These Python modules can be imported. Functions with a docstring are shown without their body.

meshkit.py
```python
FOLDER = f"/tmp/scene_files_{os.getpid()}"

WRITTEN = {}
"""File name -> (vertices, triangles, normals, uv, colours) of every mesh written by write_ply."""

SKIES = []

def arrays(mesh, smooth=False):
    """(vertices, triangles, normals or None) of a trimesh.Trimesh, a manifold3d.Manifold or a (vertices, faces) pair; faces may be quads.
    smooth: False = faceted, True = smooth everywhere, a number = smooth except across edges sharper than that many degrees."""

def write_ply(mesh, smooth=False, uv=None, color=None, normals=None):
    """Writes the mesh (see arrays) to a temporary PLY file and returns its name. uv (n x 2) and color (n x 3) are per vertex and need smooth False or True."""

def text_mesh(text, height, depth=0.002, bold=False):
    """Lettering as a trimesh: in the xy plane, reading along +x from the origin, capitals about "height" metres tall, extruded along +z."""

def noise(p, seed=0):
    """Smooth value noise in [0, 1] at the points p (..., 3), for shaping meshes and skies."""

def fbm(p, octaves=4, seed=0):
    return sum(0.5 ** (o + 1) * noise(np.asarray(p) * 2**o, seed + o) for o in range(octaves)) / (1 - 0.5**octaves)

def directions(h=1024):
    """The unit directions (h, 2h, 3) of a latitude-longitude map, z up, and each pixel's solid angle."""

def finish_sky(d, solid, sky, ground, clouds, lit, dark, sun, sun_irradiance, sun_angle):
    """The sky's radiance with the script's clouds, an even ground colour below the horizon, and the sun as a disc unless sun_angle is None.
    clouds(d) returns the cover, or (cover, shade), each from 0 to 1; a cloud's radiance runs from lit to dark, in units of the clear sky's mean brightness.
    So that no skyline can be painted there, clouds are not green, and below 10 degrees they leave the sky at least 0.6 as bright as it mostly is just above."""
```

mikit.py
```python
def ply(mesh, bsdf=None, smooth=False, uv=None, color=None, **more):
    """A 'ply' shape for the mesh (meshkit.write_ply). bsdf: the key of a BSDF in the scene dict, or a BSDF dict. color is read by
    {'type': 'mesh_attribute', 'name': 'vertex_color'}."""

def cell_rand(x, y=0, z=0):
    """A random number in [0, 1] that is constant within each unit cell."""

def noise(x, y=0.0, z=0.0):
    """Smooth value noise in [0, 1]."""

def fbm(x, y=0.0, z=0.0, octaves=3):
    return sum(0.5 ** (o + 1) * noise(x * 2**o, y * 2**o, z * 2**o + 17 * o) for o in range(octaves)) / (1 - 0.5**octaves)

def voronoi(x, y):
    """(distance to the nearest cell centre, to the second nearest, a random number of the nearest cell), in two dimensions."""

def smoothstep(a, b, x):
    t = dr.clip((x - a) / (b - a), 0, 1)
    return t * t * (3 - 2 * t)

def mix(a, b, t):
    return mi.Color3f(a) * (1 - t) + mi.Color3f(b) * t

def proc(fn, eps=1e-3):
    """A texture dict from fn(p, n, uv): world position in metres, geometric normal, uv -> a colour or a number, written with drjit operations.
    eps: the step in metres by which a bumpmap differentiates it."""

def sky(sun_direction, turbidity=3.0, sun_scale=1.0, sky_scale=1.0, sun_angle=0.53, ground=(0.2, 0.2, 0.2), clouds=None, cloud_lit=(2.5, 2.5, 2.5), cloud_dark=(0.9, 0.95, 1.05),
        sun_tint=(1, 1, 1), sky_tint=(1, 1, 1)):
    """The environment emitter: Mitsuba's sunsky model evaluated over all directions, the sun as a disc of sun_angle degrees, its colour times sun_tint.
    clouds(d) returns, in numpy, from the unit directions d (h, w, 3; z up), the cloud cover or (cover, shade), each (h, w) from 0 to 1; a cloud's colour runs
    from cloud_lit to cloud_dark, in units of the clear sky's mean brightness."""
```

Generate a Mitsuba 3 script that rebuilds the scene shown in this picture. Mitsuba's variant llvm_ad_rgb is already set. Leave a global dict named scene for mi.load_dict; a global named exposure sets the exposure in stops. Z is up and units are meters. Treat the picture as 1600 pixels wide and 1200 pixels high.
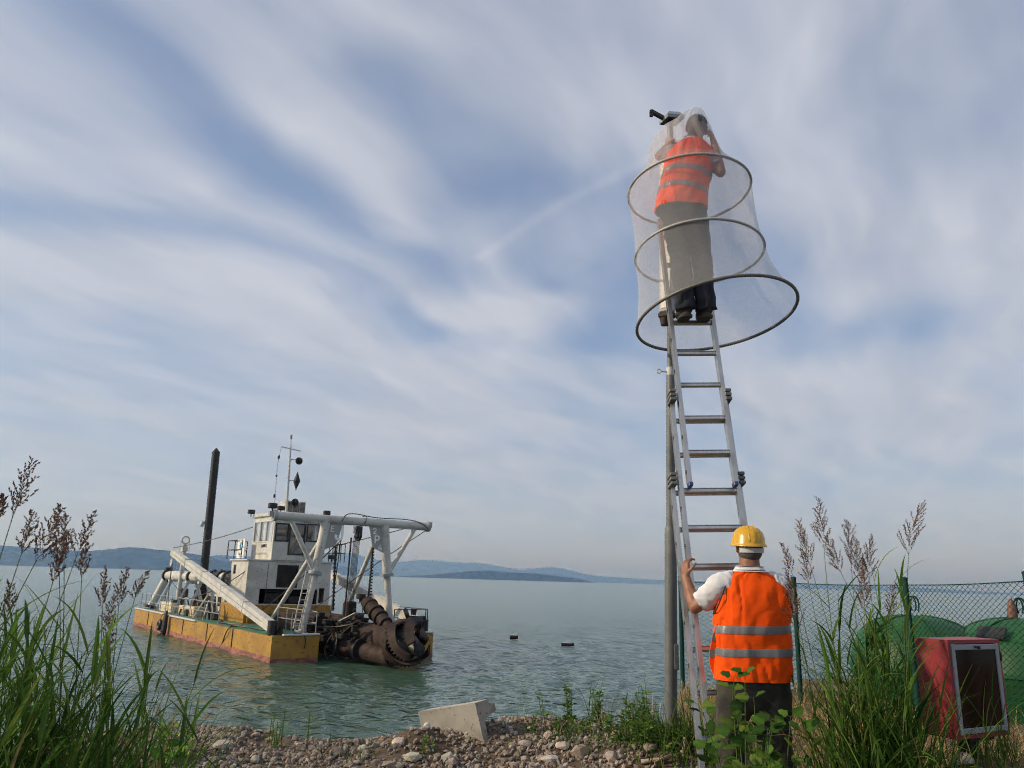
import math, random
import numpy as np
import trimesh
import manifold3d as m3
import drjit as dr
import mitsuba as mi
import mikit, meshkit
from mikit import noise, fbm, voronoi, cell_rand, smoothstep, mix
from scipy.spatial import cKDTree

T = mi.ScalarTransform4f
RNG = np.random.default_rng(7)
scene, labels = {}, {}

# ------------------------------------------------------------------ camera, sky, exposure
EYE = np.array([0.0, 0.0, 3.4])                  # lake surface is z = 0
PITCH, ROLL, FPX = math.radians(14.3), math.atan(0.0295), 1200.0
FWD = np.array([0, math.cos(PITCH), math.sin(PITCH)])
_u0 = np.cross([1.0, 0, 0], FWD)
RGT = math.cos(ROLL) * np.array([1.0, 0, 0]) + math.sin(ROLL) * _u0
UPV = -math.sin(ROLL) * np.array([1.0, 0, 0]) + math.cos(ROLL) * _u0


def at(x, y, Y):
    """World point at depth Y (metres away along +y) seen at photo pixel x, y (1600 x 1200)."""
    d = FWD + RGT * (x - 800) / FPX - UPV * (y - 600) / FPX
    return EYE + d * Y / d[1]


scene["camera"] = {
    "type": "perspective", "fov": 2 * math.degrees(math.atan(800 / FPX)), "fov_axis": "x",
    "near_clip": 0.05, "far_clip": 60000.0,
    "to_world": T().look_at(origin=EYE.tolist(), target=(EYE + FWD).tolist(), up=UPV.tolist()),
}
SUN = np.array([-0.988, -0.14, 0.0]); SUN = SUN / np.linalg.norm(SUN) * math.cos(math.radians(27.5)); SUN[2] = math.sin(math.radians(27.5))
exposure = 1.53


def seg_dist(qx, qy, pts):
    best = np.full(qx.shape, 9.0)
    for (ax, ay), (bx, by) in zip(pts[:-1], pts[1:]):
        ex, ey = bx - ax, by - ay
        t = np.clip(((qx - ax) * ex + (qy - ay) * ey) / (ex * ex + ey * ey), 0, 1)
        best = np.minimum(best, np.hypot(qx - ax - t * ex, qy - ay - t * ey))
    return best


def cloud_cover(d):
    """Thin high cloud: veils drawn out along the wind, with blue gaps torn between them."""
    z = np.maximum(d[..., 2], 0.0) + 0.12
    qx, qy = d[..., 0] / z, d[..., 1] / z
    P = lambda a, b, c=0.0: np.stack([a, b, np.full_like(a, c)], -1)
    wx = meshkit.fbm(P(qx * 1.6, qy * 1.6, 3.3), 3, 5) - 0.5
    wy = meshkit.fbm(P(qx * 1.6, qy * 1.6, 8.1), 3, 9) - 0.5
    fine0 = meshkit.fbm(P(qx * 6.0, qy * 3.0, 2.2), 3, 77)
    ux, uy = qx + 0.34 * wx + 0.03 * (fine0 - 0.5), qy + 0.34 * wy
    s, t = ux * 0.86 - uy * 0.51, ux * 0.51 + uy * 0.86      # across and along the wind
    streak = meshkit.fbm(P(s * 3.4, t * 1.2, 1.7), 4, 21)
    fine = meshkit.fbm(P(s * 10.0, t * 3.4, 4.2), 4, 33)
    wisp = meshkit.fbm(P(s * 17.0 + 2 * wx, t * 9.0, 6.6), 4, 57)
    broad = meshkit.fbm(P(qx * 0.9 + 3, qy * 0.9, 0.5), 3, 41)
    cov = 0.60 + 1.5 * (streak - 0.5) + 0.75 * (broad - 0.5) + 0.42 * (fine - 0.5) + 0.22 * (wisp - 0.5)
    for line, width, depth in (
        ([(-0.66, 0.98), (-0.57, 1.30), (-0.41, 1.55), (-0.14, 1.78)], 0.14, 0.70),
        ([(-0.30, 1.10), (-0.12, 1.45), (0.02, 1.66), (0.10, 1.80)], 0.09, 0.6),
        ([(-1.16, 1.52), (-0.80, 1.60), (-0.48, 1.84), (-0.22, 2.2)], 0.09, 0.55),
        ([(0.02, 1.42), (0.26, 1.46), (0.36, 1.8), (0.30, 2.2)], 0.14, 0.6),
        ([(0.55, 1.75), (0.78, 2.0), (0.85, 2.2), (1.12, 1.95)], 0.18, 0.6),
    ):
        dist = seg_dist(ux - 0.02, uy, line)
        cov = cov - 0.78 * depth * np.exp(-(dist / width) ** 2) * (0.55 + 0.9 * streak)
    for line, width, add in (
        ([(-0.56, 0.94), (-0.45, 1.13), (-0.31, 1.36), (-0.26, 1.62)], 0.07, 0.45),
        ([(-0.82, 0.95), (-0.76, 1.22), (-0.66, 1.5), (-0.35, 1.95), (-0.1, 2.1)], 0.10, 0.40),
        ([(-1.25, 1.66), (-0.85, 1.9), (-0.45, 2.4), (0.4, 2.65)], 0.16, 0.40),
        ([(-0.02, 1.60), (0.06, 1.95), (0.12, 2.4)], 0.17, 0.30),
        ([(-0.09, 1.76), (0.1, 1.51), (0.27, 1.33)], 0.016, 0.18),
        ([(0.3, 1.0), (0.7, 1.3), (1.0, 1.6)], 0.33, 0.28),
    ):
        dist = seg_dist(ux, uy, line) if width > 0.03 else seg_dist(qx + 0.03 * wx, qy + 0.03 * wy, line)
        cov = cov + add * np.exp(-(dist / width) ** 2) * (0.4 + 1.1 * streak)
    far = np.clip((0.30 - d[..., 2]) / 0.30, 0, 1)
    cov = cov * (1 - 0.55 * far) + 0.55 * far * 0.72        # veils merge towards the horizon, seen edge on
    cov = np.clip(cov, 0.0, 1.0)
    cov = 0.75 * cov + 0.25 * cov * cov * (3 - 2 * cov)
    shade = np.clip(0.36 + 0.9 * (0.5 - fine) + 0.5 * (broad - 0.5), 0, 1)
    return 0.26 + 0.63 * cov, shade


scene["sky"] = mikit.sky(SUN.tolist(), turbidity=3.0, sun_scale=1.1, sun_angle=2.0, ground=(0.10, 0.12, 0.12),
                         clouds=cloud_cover, cloud_lit=(2.42, 2.50, 2.74), cloud_dark=(1.62, 1.74, 2.02), sun_tint=(0.93, 0.98, 1.05), sky_tint=(1.06, 1.18, 1.42))

# ------------------------------------------------------------------ helpers
_count = {}


def numbered(key):
    n = _count.get(key, -1) + 1
    _count[key] = n
    return key if n == 0 else f"{key}_{n:03d}"


def thing(name, label, category, group=None, kind=None):
    key = numbered(name)
    d = {}
    if label: d["label"] = label
    if category: d["category"] = category
    if group: d["group"] = group
    if kind: d["kind"] = kind
    labels[key] = d
    return key


def part(parent, name, mesh, bsdf, smooth=30, label=None, kind=None, **kw):
    key = numbered(parent + "__" + name)
    scene[key] = mikit.ply(mesh, bsdf, smooth, **kw)
    d = {}
    if label: d["label"] = label
    if kind: d["kind"] = kind
    if d: labels[key] = d
    return key


def pieces(parent, name, m, bsdf, smooth=30, label=None, per=1):
    """Each shape collected in m (or each group of "per" shapes) becomes a part of its own."""
    at_, out = np.concatenate([[0], np.cumsum([len(x) for x in m.v])]), []
    for i in range(0, len(m.v), per):
        j = min(i + per, len(m.v)); out.append(part(parent, name, (np.vstack(m.v[i:j]), np.vstack(m.f[i:j]) - at_[i]), bsdf, smooth, label))
    return out


def put(key, mesh, bsdf, smooth=30, **kw):
    scene[key] = mikit.ply(mesh, bsdf, smooth, **kw)
    return key


def unit(v):
    v = np.asarray(v, float)
    return v / (np.linalg.norm(v) + 1e-12)


def frame(w):
    w = unit(w)
    a = np.cross(w, [0, 0, 1.0]) if abs(w[2]) < 0.95 else np.cross(w, [0, 1.0, 0])
    a = unit(a)
    return a, np.cross(w, a), w


class MB:
    """Collects boxes, bars, tubes and lathed shapes; .mesh() makes them one mesh."""
    def __init__(self): self.v, self.f, self.n = [], [], 0
    def raw(self, v, f):
        v, f = np.asarray(v, float), np.asarray(f, int)
        if f.shape[1] == 4: f = np.vstack([f[:, [0, 1, 2]], f[:, [0, 2, 3]]])
        self.v.append(v); self.f.append(f + self.n); self.n += len(v)
        return self
    def add(self, m): return self.raw(m.vertices, m.faces)
    def box(self, c, size, axes=None, bevel=0.0):
        s = np.asarray(size, float) / 2
        if bevel:
            b = min(bevel, s.min() * 0.45)
            p = []
            for sx in (-1, 1):
                for sy in (-1, 1):
                    for sz in (-1, 1):
                        q = np.array([sx, sy, sz]) * s
                        for k in range(3):
                            e = q - np.array([sx, sy, sz]) * b; e[k] = q[k]; p.append(e)
            h = trimesh.convex.convex_hull(np.array(p)); v, f = np.array(h.vertices), np.array(h.faces)
        else:
            v = np.array([[x, y, z] for x in (-1, 1) for y in (-1, 1) for z in (-1, 1)]) * s
            f = np.array([[0, 1, 3], [0, 3, 2], [4, 6, 7], [4, 7, 5], [0, 4, 5], [0, 5, 1], [2, 3, 7], [2, 7, 6], [0, 2, 6], [0, 6, 4], [1, 5, 7], [1, 7, 3]])
        if axes is not None: v = v @ np.asarray(axes, float)
        return self.raw(v + np.asarray(c, float), f)
    def bar(self, p, q, w, h=None, up=(0, 0, 1), bevel=0.0):
        """A square bar from p to q: w across, h along up."""
        p, q = np.asarray(p, float), np.asarray(q, float)
        z = unit(q - p); x = np.cross(up, z)
        x = unit(x) if np.linalg.norm(x) > 1e-6 else np.array([1.0, 0, 0])
        return self.box((p + q) / 2, (w, h or w, np.linalg.norm(q - p)), np.array([x, np.cross(z, x), z]), bevel)
    def tube(self, pts, r, sides=10, cap=True):
        p = np.asarray(pts, float); r = np.broadcast_to(np.asarray(r, float), (len(p),))
        t = np.gradient(p, axis=0); t /= np.linalg.norm(t, axis=1, keepdims=True) + 1e-12
        a, _, _ = frame(t[0]); A = []
        for k in range(len(p)):
            a = unit(a - t[k] * (a @ t[k])); A.append(a)
        A = np.array(A); B = np.cross(t, A)
        g = np.arange(sides) * 2 * np.pi / sides
        v = p[:, None] + r[:, None, None] * (np.cos(g)[None, :, None] * A[:, None] + np.sin(g)[None, :, None] * B[:, None])
        i, j = np.meshgrid(np.arange(len(p) - 1), np.arange(sides), indexing="ij")
        q = np.stack([i * sides + j, i * sides + (j + 1) % sides, (i + 1) * sides + (j + 1) % sides, (i + 1) * sides + j], -1).reshape(-1, 4)
        v = v.reshape(-1, 3); f = np.vstack([q[:, [0, 1, 2]], q[:, [0, 2, 3]]])
        if cap:
            n = len(v); v = np.vstack([v, p[:1], p[-1:]]); j = np.arange(sides); e = (len(p) - 1) * sides
            f = np.vstack([f, np.stack([j * 0 + n, (j + 1) % sides, j], 1), np.stack([j * 0 + n + 1, e + j, e + (j + 1) % sides], 1)])
        return self.raw(v, f)
    def cyl(self, p, q, r, r2=None, sides=20): return self.tube([p, q], [r, r if r2 is None else r2], sides)
    def lathe(self, prof, origin=(0, 0, 0), axis=(0, 0, 1), sides=32):
        """prof: list of (radius, height along axis)."""
        a, b, w = frame(axis); o = np.asarray(origin, float)
        pr = np.asarray(prof, float); g = np.arange(sides) * 2 * np.pi / sides
        v = o + pr[:, 1][:, None, None] * w + pr[:, 0][:, None, None] * (np.cos(g)[None, :, None] * a + np.sin(g)[None, :, None] * b)
        i, j = np.meshgrid(np.arange(len(pr) - 1), np.arange(sides), indexing="ij")
        q = np.stack([i * sides + j, i * sides + (j + 1) % sides, (i + 1) * sides + (j + 1) % sides, (i + 1) * sides + j], -1).reshape(-1, 4)
        return self.raw(v.reshape(-1, 3), q)
    def prism(self, poly, o, ax, ay, depth):
        """Polygon (2-D points) laid out along ax, ay from o and extruded by the vector depth."""
        from shapely.geometry import Polygon
        m = trimesh.creation.extrude_polygon(Polygon(poly), 1.0, engine="earcut")
        v = np.array(m.vertices)
        w = np.asarray(o, float) + v[:, :1] * np.asarray(ax, float) + v[:, 1:2] * np.asarray(ay, float) + v[:, 2:] * np.asarray(depth, float)
        f = np.array(m.faces)
        if np.dot(np.cross(ax, ay), depth) < 0: f = f[:, ::-1]
        return self.raw(w, f)
    def mesh(self): return np.vstack(self.v), np.vstack(self.f)


def loft(rings, close_top=True, close_bottom=True):
    """Rings (k, n, 3) joined into a skin."""
    r = np.asarray(rings, float); k, n = r.shape[:2]
    i, j = np.meshgrid(np.arange(k - 1), np.arange(n), indexing="ij")
    q = np.stack([i * n + j, i * n + (j + 1) % n, (i + 1) * n + (j + 1) % n, (i + 1) * n + j], -1).reshape(-1, 4)
    f = np.vstack([q[:, [0, 1, 2]], q[:, [0, 2, 3]]]); v = r.reshape(-1, 3); j = np.arange(n)
    if close_bottom: v = np.vstack([v, r[0].mean(0)]); f = np.vstack([f, np.stack([j * 0 + len(v) - 1, (j + 1) % n, j], 1)])
    if close_top: v = np.vstack([v, r[-1].mean(0)]); f = np.vstack([f, np.stack([j * 0 + len(v) - 1, (k - 1) * n + j, (k - 1) * n + (j + 1) % n], 1)])
    return v, f


def tube_curve(pts, n=24):
    """Smooth Catmull-Rom curve through the points."""
    p = np.asarray(pts, float)
    if len(p) < 3: return p[0] + (p[-1] - p[0]) * np.linspace(0, 1, n)[:, None]
    from scipy.interpolate import CubicSpline
    s = np.concatenate([[0], np.cumsum(np.linalg.norm(np.diff(p, axis=0), axis=1))])
    return CubicSpline(s, p)(np.linspace(0, s[-1], n))

# ------------------------------------------------------------------ materials
def lin(c): return {"type": "rgb", "value": [float(x) for x in c]}


def principled(color, rough=0.6, **kw):
    d = {"type": "principled", "base_color": color if isinstance(color, dict) else lin(color), "roughness": rough}
    d.update(kw)
    return {"type": "twosided", "bsdf": d}


VC = {"type": "mesh_attribute", "name": "vertex_color"}


def diffuse(color): return {"type": "twosided", "bsdf": {"type": "diffuse", "reflectance": color if isinstance(color, dict) else lin(color)}}


def f_white(p, n, uv):
    g = fbm(p.x * 2.1, p.y * 2.1, p.z * 2.1, octaves=3)
    st = noise(p.x * 9 + 3 * g, p.y * 9, p.z * 0.7)                     # runs of rust and dirt down the plates
    sp = noise(p.x * 16, p.y * 16, p.z * 16)
    c = mix((0.50, 0.49, 0.455), (0.40, 0.39, 0.355), smoothstep(0.35, 0.75, g))
    c = mix(c, (0.36, 0.28, 0.20), 0.55 * smoothstep(0.72, 0.90, st) * smoothstep(0.35, 0.6, g))
    return mix(c, (0.20, 0.11, 0.06), 0.8 * smoothstep(0.83, 0.88, sp))


def f_yellow(p, n, uv):
    g = fbm(p.x * 1.3, p.y * 1.3, p.z * 1.3, octaves=3)
    sp = fbm(p.x * 7, p.y * 7, p.z * 9, octaves=3)
    st = noise(p.x * 6 + 2 * g, p.y * 6, p.z * 0.8)
    c = mix((0.36, 0.20, 0.030), (0.28, 0.15, 0.027), smoothstep(0.35, 0.7, g))
    c = mix(c, (0.17, 0.085, 0.035), 0.75 * smoothstep(0.62, 0.70, sp))
    return mix(c, (0.25, 0.13, 0.05), 0.6 * smoothstep(0.70, 0.88, st))


def f_red(p, n, uv):
    g = fbm(p.x * 3, p.y * 3, p.z * 5, octaves=3)
    return mix((0.30, 0.11, 0.08), (0.16, 0.06, 0.045), smoothstep(0.4, 0.65, g))


def f_rust(p, n, uv):
    g = fbm(p.x * 2.7, p.y * 2.7, p.z * 2.7, octaves=4)
    f = fbm(p.x * 14, p.y * 14, p.z * 14, octaves=2)
    c = mix((0.019, 0.012, 0.010), (0.043, 0.024, 0.019), smoothstep(0.38, 0.68, g))
    return mix(c, (0.035, 0.024, 0.020), 0.7 * smoothstep(0.55, 0.75, f))


def f_deck(p, n, uv):
    g = fbm(p.x * 1.8, p.y * 1.8, p.z, octaves=3)
    return mix(mix((0.042, 0.165, 0.095), (0.028, 0.10, 0.062), smoothstep(0.35, 0.65, g)), (0.14, 0.10, 0.06), smoothstep(0.62, 0.72, g))


def f_galv(p, n, uv):
    a, b, c = voronoi((p.x + p.y) * 38, p.z * 26)
    g = fbm(p.x * 5, p.y * 5, p.z * 1.6, octaves=3)
    return mix((0.090, 0.097, 0.098), (0.138, 0.146, 0.146), 0.5 * c + 0.5 * smoothstep(0.35, 0.7, g))


def f_alu(p, n, uv):
    g = noise(p.x * 60, p.y * 60, p.z * 2.5)
    h = fbm(p.x * 6, p.y * 6, p.z * 6, octaves=2)
    return mix(mix((0.56, 0.56, 0.55), (0.46, 0.46, 0.45), g), (0.36, 0.35, 0.33), 0.8 * smoothstep(0.58, 0.8, h))


def f_concrete(p, n, uv):
    g = fbm(p.x * 6, p.y * 6, p.z * 6, octaves=3)
    s = noise(p.x * 45, p.y * 45, p.z * 45)
    c = mix((0.31, 0.295, 0.265), (0.22, 0.208, 0.188), smoothstep(0.3, 0.7, g))
    return mix(c, (0.12, 0.11, 0.09), 0.8 * smoothstep(0.80, 0.9, s))


def f_soil(p, n, uv):
    g = fbm(p.x * 3, p.y * 3, 0.0, octaves=3)
    f = fbm(p.x * 30, p.y * 30, 0.0, octaves=3)
    c = mix((0.080, 0.060, 0.044), (0.128, 0.100, 0.075), smoothstep(0.35, 0.65, g))
    return mix(c, (0.09, 0.065, 0.045), 0.8 * smoothstep(0.45, 0.7, f))


def f_forest(p, n, uv):
    g = fbm(p.x * 0.006, p.y * 0.006, 0.0, octaves=4)
    return mix((0.016, 0.026, 0.018), (0.032, 0.040, 0.024), smoothstep(0.4, 0.66, g))


def f_bell(p, n, uv):
    g = fbm(p.x * 4, p.y * 4, p.z * 4, octaves=3)
    s = noise(p.x * 14, p.y * 14, p.z * 2)
    c = mix((0.016, 0.090, 0.024), (0.012, 0.070, 0.022), smoothstep(0.35, 0.65, g))
    return mix(c, (0.05, 0.085, 0.05), 0.15 * smoothstep(0.6, 0.85, s))


def f_cabinet(p, n, uv):
    g = fbm(p.x * 8, p.y * 8, p.z * 8, octaves=3)
    return mix((0.23, 0.017, 0.026), (0.18, 0.016, 0.024), smoothstep(0.35, 0.7, g))


def f_vest(p, n, uv):
    w = noise(p.x * 300, p.y * 300, p.z * 300)
    g = fbm(p.x * 7, p.y * 7, p.z * 7, octaves=2)
    return mix((0.82, 0.086, 0.004), (0.74, 0.072, 0.004), 0.5 * w + 0.5 * smoothstep(0.3, 0.7, g))


def f_vestworn(p, n, uv):
    g = fbm(p.x * 9, p.y * 9, p.z * 9, octaves=2)
    return mix((0.90, 0.082, 0.012), (0.78, 0.065, 0.012), smoothstep(0.3, 0.7, g))


def f_trouser(p, n, uv):
    g = fbm(p.x * 12, p.y * 12, p.z * 12, octaves=3)
    return mix((0.022, 0.027, 0.040), (0.013, 0.016, 0.025), smoothstep(0.35, 0.65, g))


def f_olive(p, n, uv):
    g = fbm(p.x * 12, p.y * 12, p.z * 12, octaves=3)
    return mix((0.046, 0.043, 0.034), (0.026, 0.025, 0.021), smoothstep(0.35, 0.65, g))


def f_skin(p, n, uv):
    g = fbm(p.x * 25, p.y * 25, p.z * 25, octaves=3)
    return mix((0.27, 0.125, 0.075), (0.20, 0.085, 0.050), smoothstep(0.35, 0.7, g))


def f_hair(p, n, uv):
    g = noise(p.x * 260, p.y * 260, p.z * 90)
    return mix((0.035, 0.030, 0.028), (0.10, 0.095, 0.09), g)


def f_black(p, n, uv):
    g = fbm(p.x * 6, p.y * 6, p.z * 6, octaves=2)
    return mix((0.007, 0.007, 0.008), (0.018, 0.016, 0.015), smoothstep(0.4, 0.7, g))


def f_net(p, n, uv):
    a = noise(p.x * 140, p.y * 140, p.z * 140)
    b = noise(p.x * 38, p.y * 38, p.z * 38)
    return mix((0.56, 0.56, 0.58), (0.72, 0.72, 0.74), 0.65 * a + 0.35 * b)


def f_ripple(p, n, uv):
    return 0.5 * noise(p.x * 2.4 + 0.6 * p.y, p.y * 4.1, 0.3) + 0.3 * noise(p.x * 6.1, p.y * 9.3 + p.x, 2.3)


for key, d in {
    "white_paint": principled(mikit.proc(f_white), 0.45, specular=0.4),
    "yellow_paint": principled(mikit.proc(f_yellow), 0.5, specular=0.4),
    "red_paint": principled(mikit.proc(f_red), 0.6),
    "rust": principled(mikit.proc(f_rust), 0.75, specular=0.3),
    "deck_green": principled(mikit.proc(f_deck), 0.6),
    "galvanised": principled(mikit.proc(f_galv), 0.55, metallic=0.15),
    "aluminium": principled(mikit.proc(f_alu), 0.34, metallic=0.85),
    "concrete": principled(mikit.proc(f_concrete), 0.9, specular=0.2),
    "soil": principled(mikit.proc(f_soil), 0.95, specular=0.1),
    "forest": diffuse(mikit.proc(f_forest)),
    "bell_green": principled(mikit.proc(f_bell), 0.5, specular=0.3),
    "cabinet_red": principled(mikit.proc(f_cabinet), 0.42, specular=0.5),
    "vest_orange": principled(mikit.proc(f_vest), 0.85, specular=0.15),
    "vest_worn": principled(mikit.proc(f_vestworn), 0.85, specular=0.15),
    "tape_grey": principled((0.17, 0.17, 0.18), 0.45, metallic=0.2),
    "trouser_dark": principled(mikit.proc(f_trouser), 0.9, sheen=0.2),
    "trouser_olive": principled(mikit.proc(f_olive), 0.9, sheen=0.2),
    "skin": principled(mikit.proc(f_skin), 0.5, specular=0.4),
    "hair": principled(mikit.proc(f_hair), 0.6),
    "black_metal": principled(mikit.proc(f_black), 0.5),
    "shirt_white": principled((0.55, 0.56, 0.59), 0.85, sheen=0.2),
    "shirt_grey": principled((0.22, 0.22, 0.24), 0.85, sheen=0.2),
    "binding_dark": principled((0.03, 0.025, 0.025), 0.8),
    "leather_brown": principled((0.036, 0.023, 0.015), 0.65),
    "sole_dark": principled((0.05, 0.045, 0.04), 0.8),
    "helmet_yellow": principled((0.52, 0.29, 0.009), 0.28, specular=0.5, clearcoat=0.5, clearcoat_gloss=0.9),
    "plastic_white": principled((0.72, 0.72, 0.70), 0.4),
    "plastic_blue": principled((0.02, 0.045, 0.16), 0.45),
    "grey_paint": principled((0.24, 0.26, 0.28), 0.5),
    "light_grey": principled((0.45, 0.46, 0.46), 0.5),
    "cream_paint": principled((0.55, 0.46, 0.32), 0.6),
    "letter_white": principled((0.80, 0.80, 0.80), 0.5),
    "plate_grey": principled((0.30, 0.30, 0.285), 0.6),
    "letter_dark": principled((0.012, 0.012, 0.013), 0.6),
    "emblem_blue": principled((0.05, 0.22, 0.42), 0.5),
    "curtain": diffuse((0.62, 0.62, 0.60)),
    "curtain_grey": diffuse((0.05, 0.046, 0.042)),
    "dark_glass": principled((0.005, 0.005, 0.006), 0.08, specular=0.22),
    "cabinet_glass": principled((0.014, 0.004, 0.003), 0.12, specular=0.2),
    "pane": {"type": "thindielectric", "int_ior": 1.5, "ext_ior": 1.0},
    "fence_green": principled((0.008, 0.042, 0.036), 0.75, specular=0.15),
    "orange_plastic": principled((0.15, 0.06, 0.04), 0.6),
    "wire_dark": principled((0.055, 0.052, 0.050), 0.5, metallic=0.4),
    "hoop": principled((0.34, 0.33, 0.31), 0.5),
    "hoop_dark": principled((0.13, 0.125, 0.12), 0.5),
    "panel_white": principled((0.86, 0.83, 0.74), 0.35),
    "net": {"type": "mask", "opacity": 0.35, "bsdf": {"type": "principledthin", "base_color": mikit.proc(f_net), "roughness": 0.7, "diff_trans": 0.9}},
    "net_fold": {"type": "mask", "opacity": 0.45, "bsdf": {"type": "principledthin", "base_color": lin((0.86, 0.86, 0.87)), "roughness": 0.7, "diff_trans": 0.8}},
    "stone_grain": principled(VC, 0.9, specular=0.2),
    "leaf": {"type": "principledthin", "base_color": VC, "roughness": 0.45, "diff_trans": 0.55, "eta": 1.4},
    "straw": diffuse(VC),
    "water_surface": {"type": "bumpmap", "arbitrary": {**mikit.proc(f_ripple, 0.02)}, "scale": 0.085,
                      "bsdf": {"type": "principled", "base_color": lin((0.034, 0.070, 0.050)), "roughness": 0.10, "eta": 1.33}},
}.items():
    scene[key] = d

# ------------------------------------------------------------------ setting: water, bank, hills, haze
def structure(key, mesh, bsdf, label, smooth=True, kind="structure", **kw):
    put(key, mesh, bsdf, smooth, **kw)
    labels[key] = {"label": label, "kind": kind}


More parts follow.
